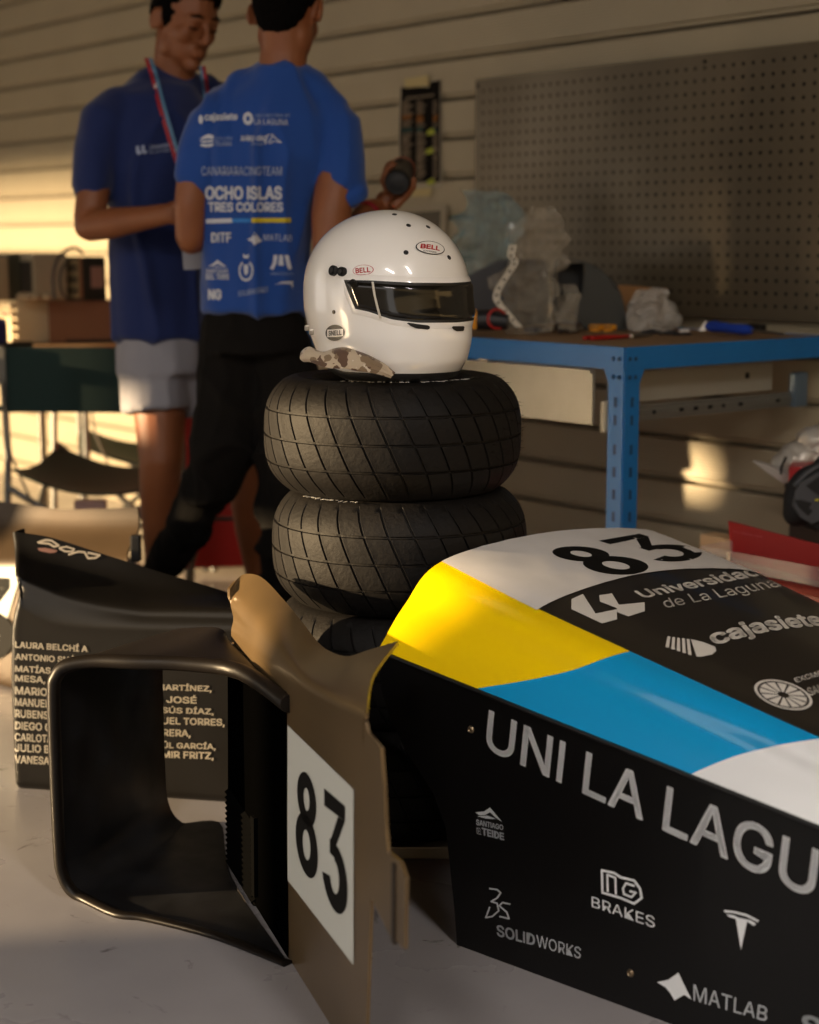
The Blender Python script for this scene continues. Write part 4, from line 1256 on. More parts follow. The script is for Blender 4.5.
# lanyard and badge
lan_r = mat('lanyard_red', 'a3222e', .6); lan_b = mat('lanyard_blue', '5a86a8', .6)
def strap(pts, w, m, name, off=0):
    C_ = crv(pts, 5); mb = MB(); vs = []; fs = []
    for p in C_:
        q = (p - EYE).normalized(); side = V((1, 0, 0))
        vs += [p + side * (off - w / 2), p + side * (off + w / 2)]
    vs += [v + V((0, .0015, 0)) for v in vs]
    K = len(C_) * 2
    for i in range(len(C_) - 1):
        a = 2 * i; fs.append((a, a + 1, a + 3, a + 2)); fs.append((K + a, K + a + 2, K + a + 3, K + a + 1)); fs.append((a, a + 2, K + a + 2, K + a)); fs.append((a + 1, K + a + 1, K + a + 3, a + 3))
    return from_data(name, vs, fs, m, root)
def onshirt(px, py, e=.010):
    h = s1b.ray_cast(EYE, ray(px, py).normalized())
    return h[0] - ray(px, py).normalized() * e if h[0] else at(px, py, 4.3)
LP_ = [at(148, 58, 4.36), at(152, 70, 4.33)] + [onshirt(*p) for p in ((156, 84), (161, 104), (167, 125), (173, 145), (178, 160), (184, 180), (190, 205))]
strap(LP_, .010, lan_r, 'lanyard', -.005); strap(LP_, .009, lan_b, 'lanyard', .006)
LQ = [at(202, 66, 4.38), at(204, 78, 4.36)] + [onshirt(*p) for p in ((206, 95), (205, 120), (202, 150), (198, 190))]
strap(LQ, .009, lan_r, 'lanyard', .004); strap(LQ, .007, lan_b, 'lanyard', -.004)
lt = MB()
for k in range(7):
    a = LP_[2].lerp(LP_[6], (k + .3) / 7); lt.box(a + V((-.004, -.003, 0)), (.006, .001, .016), Matrix.Rotation(.35, 3, 'Y'))
lt.build('lanyard_print', mat('lanyard_white', 'c3b9b6', .6), root)
mbx = MB().box(at(198, 259, 4.13), (.075, .003, .050), Matrix.Rotation(-.06, 3, 'Y'), .001); mbx.build('badge', mat('badge_white', '8f8f98', .4), root)
mb = MB()
mb.tube([at(168, 330, 4.42), at(168, 352, 4.42), at(169, 372, 4.42)], [(.136, .10), (.142, .108), (.144, .11)], 24, True, None, f1)
mb.tube([at(153, 352, 4.40), at(154, 385, 4.39), at(156, 411, 4.38)], [(.088, .088), (.092, .088), (.096, .090)], 20)
tube_px(mb, [(188, 355, 4.46, .085, .085), (198, 385, 4.48, .084, .080)])
mb.tube([at(198, 385, 4.48), at(205, 408, 4.49)], [(.083, .08), (.082, .078)], 20)
me = remesh(mb, .0075, 4, .5); fold(me, .006, 10, 3, 5.2)
link('shorts', me, mat('shorts_grey', '8f8e96', .85, sheen=.2, bump=.1, bscale=300), root, 180)
def shoe(mb, heel, d, L_=.27):
    d = d.normalized(); s = d.cross(UP)
    R2 = Matrix((d, s, UP)).transposed()
    mb.ell(heel + d * .04 + UP * .045, (.06, .038, .045), R2); mb.ell(heel + d * .13 + UP * .038, (.09, .044, .036), R2); mb.ell(heel + d * .20 + UP * .028, (.065, .046, .027), R2); mb.ell(heel + d * .03 + UP * .085, (.042, .036, .035), R2)
shm = mat('shoe_dark', '1a1a1c', .6)
for hx_, hy_ in (((158, 4.44)), ((265, 4.55))):
    p = at(hx_, 620, hy_); p.z = 0; s_ = MB(); shoe(s_, V((p.x, p.y, 0)) - f1 * .04, f1 + V((.2, 0, 0))); me = remesh(s_, .006, 3); link('shoe', me, shm, root, 180)
settle(root, (at(166, 375, 4.42).x, 4.45, 0))

# ---------------------------------------------------------------- person seen from behind, printed shirt
root = thing('person', 'person seen from behind in blue t-shirt with white print, black trousers, one hand raised', 'person')
f2 = V((.22, .97, 0)).normalized(); hf2 = V((.30, .92, -.30)).normalized()
mb = MB()
P_, R_ = head(mb, at(288, 13, 4.02), hf2, V((.04, .12, 1)), [at(284, 52, 4.0), at(281, 82, 4.0)])
mb.tube([at(255, 335, 4.05), at(256, 290, 4.04), at(257, 200, 4.02), at(264, 140, 4.0), at(276, 100, 4.0), at(281, 78, 4.0)], [(.095, .075), (.10, .078), (.115, .084), (.125, .085), (.095, .062), (.055, .054)], 24, True, None, f2)
tube_px(mb, [(212, 126, 3.98, .028, .028), (196, 160, 3.97, .042, .042), (190, 205, 3.96, .034, .038), (190, 240, 3.97, .031, .035)])
tube_px(mb, [(190, 240, 3.97, .032, .035), (200, 238, 4.06, .032, .034), (210, 225, 4.17, .026, .03)])
tube_px(mb, [(338, 132, 3.98, .034, .034), (337, 180, 3.95, .050, .050), (331, 215, 3.93, .048, .047), (330, 252, 3.92, .040, .042)])
W_ = tube_px(mb, [(331, 254, 3.92, .040, .042), (345, 238, 3.98, .038, .04), (364, 218, 4.05, .029, .031), (374, 208, 4.09, .024, .028)])
# hand closed round the torch
mb.ell(at(386, 203, 4.12), (.030, .022, .034), Matrix.Rotation(.5, 3, 'Y'))
TA, TB = at(397, 183, 4.045), at(403, 168, 4.26)        # torch axis
tx = (TB - TA).normalized(); tq = tx.cross(UP).normalized(); tp = tq.cross(tx)
def around(s, a, r): return TA + tx * s + (tq * cos(a) + tp * sin(a)) * r
TR_ = .029
for k, s in enumerate((.050, .072, .094, .114)):
    r = TR_ + .009
    a0, a1 = radians(240), radians(240 - 150 + 12 * k)
    # fingers run from under the torch round its far side and close over the top
    pts = [around(s, radians(x), r) for x in (265, 225, 185, 140, 105 + 6 * k)]
    mb.tube([at(388, 206, 4.11)] + pts, [.012, .0105, .010, .0098, .009, .0075], 8); mb.ell(pts[-1], (.0078,) * 3, None, 8, 6)
thumb = [at(392, 208, 4.09), around(.045, radians(300), TR_ + .011), around(.040, radians(335), TR_ + .010), around(.045, radians(10), TR_ + .009)]
mb.tube(thumb, [.014, .012, .0105, .008], 8)
me = remesh(mb, .0052, 4, .5)
link('body', me, skin, root, 180)
hb_ = MB(); hb_.ell(P_(-.018, 0, .050), (.097, .081, .090), R_); hb_.ell(P_(-.050, 0, .000), (.058, .068, .060), R_); hb_.ell(P_(-.056, 0, -.035), (.042, .054, .040), R_); hb_.ell(P_(.03, 0, .10), (.07, .066, .04), R_)
hairmesh('hair', hb_, .006, root, .003, 90)
mb = MB()
mb.tube([at(254, 312, 4.05), at(254, 296, 4.05), at(255, 250, 4.03), at(258, 195, 4.02), at(265, 145, 4.0), at(274, 108, 4.0), at(279, 84, 4.0), at(281, 66, 4.0)],
        [(.134, .112), (.134, .110), (.132, .108), (.142, .112), (.170, .115), (.150, .092), (.085, .074), (.062, .064)], 30, True, None, f2)
tube_px(mb, [(226, 104, 3.99, .036, .036), (208, 124, 3.98, .047, .050), (199, 152, 3.97, .044, .050), (193, 183, 3.965, .040, .047)])
tube_px(mb, [(322, 103, 3.99, .036, .036), (339, 126, 3.98, .055, .055), (341, 160, 3.97, .064, .058), (342, 190, 3.96, .068, .056)])
mb.tube([at(342, 190, 3.96), at(347, 203, 3.97)], [(.070, .058), (.066, .050)], 20)
mb.tube([at(214, 114, 3.99), at(246, 90, 4.0), at(281, 76, 4.0), at(313, 90, 4.0), at(336, 114, 3.99)], [.036, .046, .054, .046, .040], 16)
me = remesh(mb, .0065, 12, .5)
fold(me, .018, 10, 1.5, 3.3, mask=lambda c: .2 + .8 * max(0, min(1, (c.x + .51) / .03)) * max(0, min(1, (-.22 - c.x) / .10)))
fold(me, .012, 5, 11, 9.1, mask=lambda c: max(0, min(1, (1.0 - c.z) / .12)))
shirt2 = link('tshirt', me, sh1, root, 180)
s2 = bvh_of(shirt2)
PW = mat('shirt_print', 'c2c6d0', .6); PD = mat('shirt_print_thin', '8d9cc0', .6)
E = .0022
def w2(s, x0, y0, x1, y1, m=PW, bold=.03, slope=0, sh=0): return decal_px('lettering', s2, qd(x0, y0, x1, y1, slope), text2d(s, bold, 1, .25, True, sh), m, root, E)
w2('cajasiete', 204.5, 113, 237.5, 122.5, bold=.05, slope=-.02)
decal_px('logo', s2, qd(198.5, 115, 203, 124), poly2d([[(.5 + .5 * cos(a * pi / 8), .5 + .5 * sin(a * pi / 8)) for a in range(16)]], .4), PW, root, E, unit=True)
decal_px('logo', s2, qd(243, 112, 253, 125), poly2d(ring2d(.2, .5, 20), .4), PW, root, E, unit=True)
w2('SAN CRISTÓBAL DE', 255, 113, 290, 117, PD, 0)
w2('LA LAGUNA', 254, 118.5, 288, 124.5, PW, .0, .02)
decal_px('logo', s2, qd(199, 134, 213.5, 147), poly2d([[(0, .55), (.2, .6), (.7, .65), (1, .6), (1, .9), (.6, 1), (.2, .75)], [(0, .42), (.3, .35), (.7, .35), (1, .42), (1, .55), (.6, .5), (.2, .5)], [(.05, .1), (.4, 0), (.8, .02), (1, .15), (1, .3), (.6, .2), (.2, .25)]], .3), PW, root, E, unit=True)
w2('VOLCÁN', 215, 136, 232, 140, PD, 0); w2('TEJERA', 215, 141.5, 232, 146, PD, .02)
w2('SUÁREZ-DÍAZ', 240.5, 134.5, 266, 141, PW, .05, 0, .25); w2('Group', 251, 142, 263, 146, PD, .02)
decal_px('logo', s2, qd(265, 134, 282, 144), poly2d(stroke([(.0, 0), (.15, .9), (.5, .95)], .08) + stroke([(.2, .1), (.45, .8), (.95, .15), (.5, .3), (.3, .05)], .07), .3), PW, root, E, unit=True)
w2('CANARIARACINGTEAM', 201.5, 166.5, 282, 175.5, mat('shirt_print_mid', 'a9b3cc', .6), .005)
w2('OCHO ISLAS', 205, 186, 282, 200, PW, .055)
w2('TRES COLORES', 208, 202, 283, 212, PW, .05)
sq = poly2d([[(0, 0), (1, 0), (1, 1), (0, 1)]], .12)
decal_px('stripe', s2, qd(206, 219, 232, 223.5, -.03), sq, PW, root, E, unit=True)
decal_px('stripe', s2, qd(232, 218.5, 251, 222.5), sq, mat('stripe_blue', '2478c8', .6), root, E, unit=True)
decal_px('stripe', s2, qd(251.5, 218, 291, 222.5), sq, mat('stripe_yellow', 'c9b51e', .6), root, E, unit=True)
w2('DITF', 211, 232.5, 231, 242.5, PW, .04)
mem = [[(0, .45), (.3, .6), (.5, 1), (.68, .75), (1, .3), (.72, .2), (.5, 0), (.3, .3)]]
decal_px('logo', s2, qd(247, 232, 262, 245.5), poly2d(mem, .4), PW, root, E, unit=True)
w2('MATLAB', 263.5, 234, 292, 240.5, mat('shirt_print_mid', 'a9b3cc', .6), .0, .03)
mtn = [[(0, .2), (.25, .5), (.5, 1), (.75, .55), (1, .1), (.8, .2), (.5, .55), (.3, .25)], [(.1, .0), (.5, .2), (.9, 0), (.5, .08)]]
decal_px('logo', s2, qd(208, 260, 227, 268), poly2d(mtn, .4), PW, root, E, unit=True)
w2('SANTIAGO', 206, 269, 228, 273.2, PW, .03); w2('DEL TEIDE', 206, 274, 229, 279.5, PW, .04)
decal_px('logo', s2, qd(238, 254, 254, 281), poly2d([[(.35, .85), (.65, .85), (.7, 1), (.5, .93), (.3, 1)]] + ring2d(.36, .46, 20, (.5, .38), radians(120), radians(420), 1, .85) + [[(.35, .6), (.65, .6), (.62, .3), (.5, .2), (.38, .3)]], .3), PW, root, E, unit=True)
decal_px('logo', s2, qd(270, 255, 292, 270), poly2d([[(.16, 1), (.34, 1), (.30, .5), (.14, 0), (0, .1), (.14, .5)], [(.42, 1), (.58, 1), (.62, .3), (.38, .3)], [(.66, 1), (.84, 1), (1, .1), (.86, 0), (.76, .3)]], .3), PW, root, E, unit=True)
w2('PRINTECH', 271, 272.5, 293, 275, PD, .0)
w2('NG', 208, 289, 221.5, 300, PW, .07); w2('SOLIDWORKS', 238, 291, 268, 296.5, PD, .02, -.15)
decal_px('logo', s2, qd(274, 281, 293, 289), poly2d([[(0, .5), (.4, .9), (1, 1), (1, .0), (.88, .6), (.4, .7)]], .3), PW, root, E, unit=True)
# collar seam
# red wrist strap and torch
mb = MB(); ax = (W_[3] - W_[2]).normalized(); pc = W_[2].lerp(W_[3], .35)
mb.lathe([(.033 + .003 * cos(a * pi / 4), .008 * sin(a * pi / 4)) for a in range(8)], 24, pc, ax.to_track_quat('Z', 'Y').to_matrix(), True)
mb.build('wrist_strap', mat('strap_red', '8d1420', .6), root, 60)
mb = MB()
mb.tube([at(255, 303, 4.05), at(254, 330, 4.05), at(255, 352, 4.05)], [(.112, .090), (.128, .105), (.135, .115)], 24, True, None, f2)
tube_px(mb, [(234, 345, 4.06, .078, .085), (231, 400, 4.05, .078, .085), (223, 450, 4.03, .070, .075), (211, 487, 4.04, .056, .062), (189, 523, 4.15, .050, .054), (170, 552, 4.27, .046, .048), (160, 570, 4.33, .040, .042)])
tube_px(mb, [(281, 350, 4.06, .078, .085), (288, 420, 4.02, .076, .080), (287, 480, 3.99, .064, .07), (283, 540, 4.02, .055, .058), (279, 600, 4.06, .050, .052), (278, 640, 4.08, .048, .05)])
me = remesh(mb, .0075, 4, .5)
fold(me, .018, 6, 9, 2.2, mask=lambda c: max(.25, min(1, (.85 - c.z) / .2)))
fold(me, .006, 14, 6, 7.2)
link('trousers', me, mat('trousers_black', '0b0806', .9, spec=.2, sheen=.0, bump=.15, bscale=300), root, 180)
for q, z_ in ((at(158, 585, 4.36), .10), (at(278, 655, 4.08), 0)):
    s_ = MB(); shoe(s_, V((q.x, q.y - .03, 0)), V((-.15, .95, 0)) if z_ else V((.2, .95, 0))); me = remesh(s_, .006, 3)
    if z_:
        Mx = Matrix.Translation(V((q.x, q.y + .16, 0))) @ Matrix.Rotation(radians(-32), 4, 'X') @ Matrix.Translation(-V((q.x, q.y + .16, 0)))
        me.transform(Mx)
        zm = min(v.co.z for v in me.vertices)
        for v in me.vertices: v.co.z -= zm
    link('shoe', me, shm, root, 180)
settle(root, (at(255, 350, 4.05).x, 4.08, 0))
# the torch in the raised hand
root = thing('torch', 'black cylindrical torch held up in the raised hand', 'torch')
Mq = tx.to_track_quat('Z', 'Y').to_matrix()
MB().lathe([(0, 0), (.027, 0), (.030, .004), (.031, .012), (.0305, .04), (.029, .045), (.029, .16), (.031, .165), (.031, .20), (.027, .21), (0, .21)], 28, TA, Mq).build('barrel', mat('torch_black', '0f1012', .45), root, 40)
MB().lathe([(.0295, .186), (.0325, .188), (.0325, .196), (.0295, .198)], 28, TA, Mq, True).build('ring', mat('torch_ring', '8a3d1e', .5), root, 40)
MB().lathe([(0, -.001), (.018, -.001), (.022, .001), (0, .001)], 24, TA, Mq).build('end_cap', mat('torch_cap', '1a1b1e', .6), root, 40)
settle(root, TA)
# ================================================================== THINGS ON THE WALL
def wp(px, py, off=0): return onp(px, py, W0 - D2 * off, D2)
def flat(polys, off, m, name, parent, th=.0006):
    mb = MB()
    for q in polys: mb.prism([wp(x, y, off) for x, y in q], D2 * th)
    o = mb.build(name, m, parent)
    if len(polys) > 1: o['kind'] = 'stuff'
    return o
root = thing('poster', 'narrow dark paper chart taped to the cladding, left of the pegboard', 'poster')
flat([[(399.5, 87), (441, 79), (442, 187), (424, 190), (399, 190), (398, 140)]], .004, mat('paper_aged', 'a39a88', .7), 'paper', root, .001)
flat([[(401, 87), (429, 87), (429, 82), (440, 80), (440, 182), (401, 183), (399.5, 138)]], .006, mat('chart_black', '120e0b', .8, spec=.1), 'print', root)
rr = random.Random(4); cols_ = {}
def strip(x0, x1, y, h, c): cols_.setdefault(c, []).append([(x0, y), (x1, y - (x1 - x0) * .12), (x1, y + h - (x1 - x0) * .12), (x0, y + h)])
strip(406, 434, 97.5, 1.8, '7a6f60')
for x0, w in ((402, 11), (416.5, 9.5), (433, 6)):
    y = 101
    while y < 178:
        c = '75695a'
        if 114 < y < 121: c = '8a5a2c'
        if 127 < y < 132: c = '31504f'
        strip(x0, x0 + w * rr.uniform(.55, 1), y, 1.6 if rr.random() < .8 else 2.4, c); y += rr.uniform(2.1, 2.9)
for c, q in cols_.items(): flat(q, .0066, mat('chart_' + c, c, .8, spec=.1), 'print', root, .0004)
gm = mat('marker_green', '9aa51c', .6)
flat([[(x, y), (x + 6, y - 3), (x + 8, y + 2), (x + 4, y + 4), (x, y + 4)] for x, y in ((427, 131), (426, 150), (427, 181))], .0075, gm, 'highlight', root, .0005)
tape = mat('masking_tape', 'b8a777', .7)
for q in ([(404, 79), (428, 75), (429, 86), (405, 88)], [(405, 189), (432, 188), (430, 196), (406, 197)]): flat([q], .0085, tape, 'tape', root, .0006)
settle(root, wp(420, 188))
root = thing('document_pocket', 'small grey sheet in a pale frame on the wall, below the taped chart', 'frame')
MB().prism([wp(400, 208, .012), wp(446, 205, .012), wp(445, 242, .012), wp(400, 243, .012)], D2 * .008).build('frame', mat('frame_pale', '9d927e', .6), root)
MB().prism([wp(402, 213, .0135), wp(440.5, 210.5, .0135), wp(439.5, 238, .0135), wp(402, 239, .0135)], D2 * .001).build('sheet', mat('sheet_grey', '4d4637', .6), root)
settle(root, wp(422, 240))

# ================================================================== ON THE BENCH
ZB = .8545
def bz(px, py): return atz(px, py, ZB)
# black arched shell on the bench
dkm = mat('moulding_dark', '232521', .45, spec=.5)
root = thing('car_moulding', 'dark arched moulding with a wide slanted side, standing on the workbench against the pegboard', 'car part')
d = 4.33; out = [(557, 329), (556, 262), (585, 262), (605, 273), (621, 293), (628, 328)]
P = [at(x, y, d) for x, y in out]; P[0].z = ZB + .001; P[-1].z = ZB + .001
mb = MB()
rows = [crv([p + V((.01, .17, 0)) * w for p in P], 3) for w in (0, .5, 1)]
sheet('shell', rows, .004, dkm, root, 40)
fp2 = [at(x, y, d) for x, y in ((585, 263), (605, 274), (620, 294), (627, 328), (586, 328), (573, 313), (582, 294), (585, 272))]
for p in fp2:
    if p.z < ZB + .01: p.z = ZB + .001
MB().prism(fp2, V((0, .004, 0))).build('side_web', dkm, root)
MB().prism([at(557, 263, d + .08), at(584, 263, d + .08), at(584, 294, d + .08), at(557, 296, d + .08)], V((0, .004, 0))).build('inner_web', mat('moulding_black', '0d0d0c', .6), root)
settle(root, (P[3].x, d, ZB))
root = thing('car_moulding', 'dark grey tapered moulding behind the helmet at the left end of the bench', 'car part')
d = 4.50
fp3 = [at(x, y, d) for x, y in ((462, 281), (470, 274), (499, 260), (514, 259), (520, 329), (462, 329))]
for p in fp3[-2:]: p.z = ZB + .001
mb = MB().prism(fp3, V((.10, .13, 0))); o = mb.build('shell', mat('moulding_grey', '33343a', .5), root)
bv = o.modifiers.new('b', 'BEVEL'); bv.width = .006; bv.segments = 2
mb = MB().prism([at(505, 262, d - .002), at(513, 261, d - .002), at(518, 320, d - .002), at(512, 321, d - .002)], V((0, .002, 0))); mb.build('edge_strip', mat('moulding_black', '0d0d0c', .6), root)
settle(root, (fp3[1].x, d, ZB))

# clear film and bags
def film(name, col, alpha, rough=.12):
    if name in MATS: return MATS[name]
    m = bpy.data.materials.new(name); m.use_nodes = True; nt = m.node_tree; nt.nodes.clear()
    o = nt.nodes.new('ShaderNodeOutputMaterial'); mx = nt.nodes.new('ShaderNodeMixShader'); t = nt.nodes.new('ShaderNodeBsdfTransparent')
    g = nt.nodes.new('ShaderNodeBsdfPrincipled'); g.inputs['Base Color'].default_value = lin(col); g.inputs['Roughness'].default_value = rough; g.inputs['Coat Weight'].default_value = .8; g.inputs['Specular IOR Level'].default_value = 1
    tc = nt.nodes.new('ShaderNodeTexCoord'); nz = nt.nodes.new('ShaderNodeTexNoise'); nz.inputs['Scale'].default_value = 22; nz.inputs['Detail'].default_value = 3; nz.inputs['Distortion'].default_value = 1.5
    bp = nt.nodes.new('ShaderNodeBump'); bp.inputs['Strength'].default_value = 1; bp.inputs['Distance'].default_value = .03 if name != 'acrylic' else 0
    nt.links.new(tc.outputs['Object'], nz.inputs['Vector']); nt.links.new(nz.outputs['Fac'], bp.inputs['Height']); nt.links.new(bp.outputs[0], g.inputs['Normal'])
    lw = nt.nodes.new('ShaderNodeLayerWeight'); lw.inputs[0].default_value = .35
    mr = nt.nodes.new('ShaderNodeMapRange'); mr.inputs['To Min'].default_value = alpha; mr.inputs['To Max'].default_value = min(1, alpha + .45)
    nt.links.new(lw.outputs['Facing'], mr.inputs['Value']); nt.links.new(mr.outputs[0], mx.inputs[0])
    nt.links.new(t.outputs[0], mx.inputs[1]); nt.links.new(g.outputs[0], mx.inputs[2]); nt.links.new(mx.outputs[0], o.inputs[0]); MATS[name] = m; return m
def bag(name, prof, d, depth, m, parent, seed, crum=.02, nu=26, nv=22):
    """crumpled bag: prof = list of (py, x_left, x_right) from bottom to top"""
    rr = random.Random(seed); vs = []; fs = []
    for j in range(nv + 1):
        y = lerp(prof[0][0], prof[-1][0], j / nv)
        tb_ = sorted([(p[0], p[1]) for p in prof]); xl = interp(tb_, y); xr = interp(sorted([(p[0], p[2]) for p in prof]), y)
        c = at((xl + xr) / 2, y, d); hw2 = (xr - xl) / 2 / F * d
        dd = depth * (1 - .75 * (j / nv) ** 1.5)
        for k in range(nu):
            a = 2 * pi * k / nu; p = c + V((hw2 * cos(a), dd * sin(a), 0))
            n = V((cos(a), sin(a), 0))
            q = p * 17 + V((seed * 3.1, 0, 0))
            amp = crum * (abs(noise.noise(q)) * 1.6 + .7 * abs(noise.noise(q * 2.7)) - .55)
            p = p + n * amp * V((.45, 1, 0)).length
            p.z = max(p.z + crum * .35 * noise.noise(q * 1.3), ZB + .002) if parent else p.z
            vs.append(p)
    for j in range(nv):
        for k in range(nu):
            a = j * nu + k; b2 = j * nu + (k + 1) % nu
            fs.append((a, b2, b2 + nu)); fs.append((a, b2 + nu, a + nu))
    fs.append(tuple(range(nu)))
    return from_data(name, vs, fs, m, parent)
clear = film('clear_film', 'd8cdb8', .11); bluef = film('blue_film', '9cc3ca', .24)
root = thing('plastic_bag', 'upright crumpled pale blue plastic bag just right of the helmet, against the pegboard', 'bag')
bag('film', [(318, 468, 500), (275, 458, 505), (245, 452, 512), (215, 462, 514), (192, 478, 505)], 4.72, .07, bluef, root, 3, .05)
settle(root, at(485, 318, 4.72))
root = thing('plastic_bag', 'tall crumpled clear plastic bag holding a pale perforated strip, in the middle of the bench', 'bag')
bag('film', [(333, 512, 550), (318, 508, 562), (300, 503, 556), (280, 498, 555), (262, 507, 560), (240, 512, 570), (218, 518, 560), (206, 528, 552)], 4.16, .06, clear, root, 8, .045, 30, 26)
bag('film_corner', [(330, 555, 578), (310, 562, 572), (296, 564, 582), (285, 566, 580)], 4.12, .02, clear, root, 12, .02, 16, 10)
stp = crv([at(x, y, 4.075) for x, y in ((513, 245), (511, 256), (515, 262), (508, 274), (499, 288), (497, 300), (508, 314), (519, 327))], 5)
vs = []; fs = []
for i, p in enumerate(stp):
    vs += [p + V((-.009, 0, 0)), p + V((.009, .003, 0)), p + V((-.009, .003, 0)), p + V((.009, .006, 0))]
for i in range(len(stp) - 1):
    a = 4 * i; fs += [(a, a + 1, a + 5, a + 4), (a + 2, a + 6, a + 7, a + 3), (a, a + 4, a + 6, a + 2), (a + 1, a + 3, a + 7, a + 5)]
st = from_data('perforated_strip', vs, fs, mat('strip_pale', 'c8c0b0', .5), root)
mb = MB()
for i in range(2, len(stp) - 2, 3): mb.lathe([(0, 0), (.0035, 0), (.0035, -.001), (0, -.001)], 8, stp[i] + V((0, -.0008, 0)), V((0, -1, 0)).to_track_quat('Z', 'Y').to_matrix())
mb.build('hole', mat('hole_black', '0c0b0a', .9), st)['kind'] = 'stuff'
settle(root, (at(530, 330, 4.16).x, 4.16, ZB))
root = thing('plastic_bag', 'crumpled whitish plastic bag lying right of the dark arched moulding', 'bag')
bag('film', [(329, 628, 674), (315, 626, 676), (302, 628, 674), (292, 636, 668), (289, 640, 660)], 4.28, .06, film('white_film', 'c9c4bb', .45, .25), root, 21, .03, 26, 14)
settle(root, (at(650, 329, 4.28).x, 4.28, ZB))
root = thing('cardboard', 'brown cardboard flap behind the whitish bag', 'cardboard')
q = [at(x, y, 4.40) for x, y in ((618, 285), (662, 289), (662, 326), (618, 326))]
for p in q[2:]: p.z = ZB + .001
MB().prism(q, V((.02, .03, 0))).build('panel', mat('cardboard_brown', '8a6238', .8), root); settle(root, (q[0].x, 4.4, ZB))

red = mat('tool_red', '9c1a17', .4); bkp = mat('tool_black', '15151a', .5); blp = mat('tool_blue', '143a9c', .35); orp = mat('tool_orange', 'd08a18', .5); nav = mat('tool_navy', '1c2740', .5); stl = mat('tool_steel', '8a857c', .3, metal=.9)
def lay(px, py, z=0): p = bz(px, py); p.z = ZB + z; return p
# heat tool with red ring
root = thing('power_tool', 'small black and orange power tool with red ring, left end of bench', 'power tool')
d = 4.0; c = at(490, 320, d); c.z = ZB + .026
MB().box(at(472.5, 319, d), (.020, .05, .048), None, .006).build('end_grip', orp, root, 40)
MB().tube([at(476, 320, d), at(488, 320, d), at(508, 322, d - .01)], [.024, .026, .018], 16).build('motor_body', bkp, root, 40)
MB().lathe([(.023 + .0035 * cos(a * pi / 4), .0035 * sin(a * pi / 4)) for a in range(8)], 26, at(497, 319, d - .018), V((.35, -1, .1)).to_track_quat('Z', 'Y').to_matrix(), True).build('guard_ring', red, root, 60)
settle(root, (c.x, d, ZB))
def plier(label, a, b, col, n='pliers', w=.008, cat='pliers'):
    root = thing(n, label, cat); A_, B_ = V(a), V(b); dx = (B_ - A_); s = dx.cross(UP).normalized()
    m1 = MB().tube([A_ + s * .012 + UP * w, A_.lerp(B_, .3) + s * .014 + UP * w, A_.lerp(B_, .62) + s * .003 + UP * w], [w, w * .95, w * .6], 10); m1.build('handle', col, root, 60)
    m1 = MB().tube([A_ - s * .012 + UP * w, A_.lerp(B_, .3) - s * .014 + UP * w, A_.lerp(B_, .62) - s * .003 + UP * w], [w, w * .95, w * .6], 10); m1.build('handle', col, root, 60)
    j_ = A_.lerp(B_, .66) + UP * w; m1 = MB().lathe([(0, .005), (.010, .005), (.011, .003), (.011, -.004), (0, -.004)], 14, j_).build('joint', stl, root, 40)
    m1 = MB().tube([j_, j_.lerp(B_ + UP * w, .5), B_ + UP * w], [(.010, .006), (.007, .005), (.002, .003)], 8).build('jaw', stl, root, 60)
    settle(root, (A_ + B_) / 2)
plier('pair of navy handled pliers lying in front of the clear bag', lay(530, 333), lay(562, 331), nav, w=.007)
plier('dark brown handled pliers to the right of the navy pliers', lay(564, 333.5), lay(586, 330), mat('tool_brown', '2b1a18', .5), w=.006)
plier('long red handled pliers near the front corner of the bench', lay(588, 340.5), lay(652, 337), red, w=.0055)
for k, (px, s) in enumerate(((594, 'left yellow cable connector on the bench, beside the red pliers'), (607.5, 'right yellow cable connector on the bench, beside the red pliers'))):
    root = thing('cable_connector', s, 'connector', group='yellow connectors'); c = lay(px, 331.5)
    MB().box(c + UP * .009, (.024, .020, .018), Matrix.Rotation(.2, 3, 'Z'), .003).build('housing', orp, root)
    MB().tube([c + V((.012, 0, .010)), c + V((.020, .004, .011))], .0075, 8).build('plug', orp, root, 40)
    mb = MB()
    for q in (-.005, .005): mb.tube([c + V((q, -.009, .012)), c + V((q, -.0135, .012))], .003, 8)
    mb.build('socket_hole', bkp, root)['kind'] = 'stuff'; settle(root, c)
rr = random.Random(11)
for k in range(7):
    px = 640 + k * 6.5; c = lay(px, 336.5 - rr.random() * 4)
    root = MB().tube([c + UP * .004, c + V((.012, .004, .006)), c + V((.018 + .01 * rr.random(), -.006, .005)), c + V((.03, .004, .004))], [.003, .004, .003, .002], 7).build('black_clip', bkp, None, 40)
    tag(root, ['first', 'second', 'third', 'fourth', 'fifth', 'sixth', 'last'][k] + ' small black cable clip counted from the red pliers towards the white clip', 'clip', 'small black clips scattered on the bench')
root = thing('white_clip', 'small white plastic clip lying on the bench', 'clip'); c = lay(684, 333)
MB().box(c + UP * .006, (.028, .008, .006), Matrix.Rotation(.3, 3, 'Z'), .002).build('bar', M_wl, root); MB().box(c + V((-.004, 0, .006)), (.008, .024, .006), Matrix.Rotation(.3, 3, 'Z'), .002).build('arm', M_wl, root); settle(root, c)
c = lay(702, 331); o = MB().prism([c + V((-.010, 0, .001)), c + V((.008, 0, .0)), c + V((.014, .004, .022)), c + V((.010, .004, .026))], (0, .003, 0)).build('paper_tag', M_wl); tag(o, 'white paper tag standing up beside the blue screwdriver', 'tag')
root = thing('screwdriver', 'blue handled screwdriver lying at the back of the bench', 'screwdriver')
a, b2 = at(708, 319, 4.12), at(752, 326, 3.98); a.z = ZB + .022; b2.z = ZB + .018
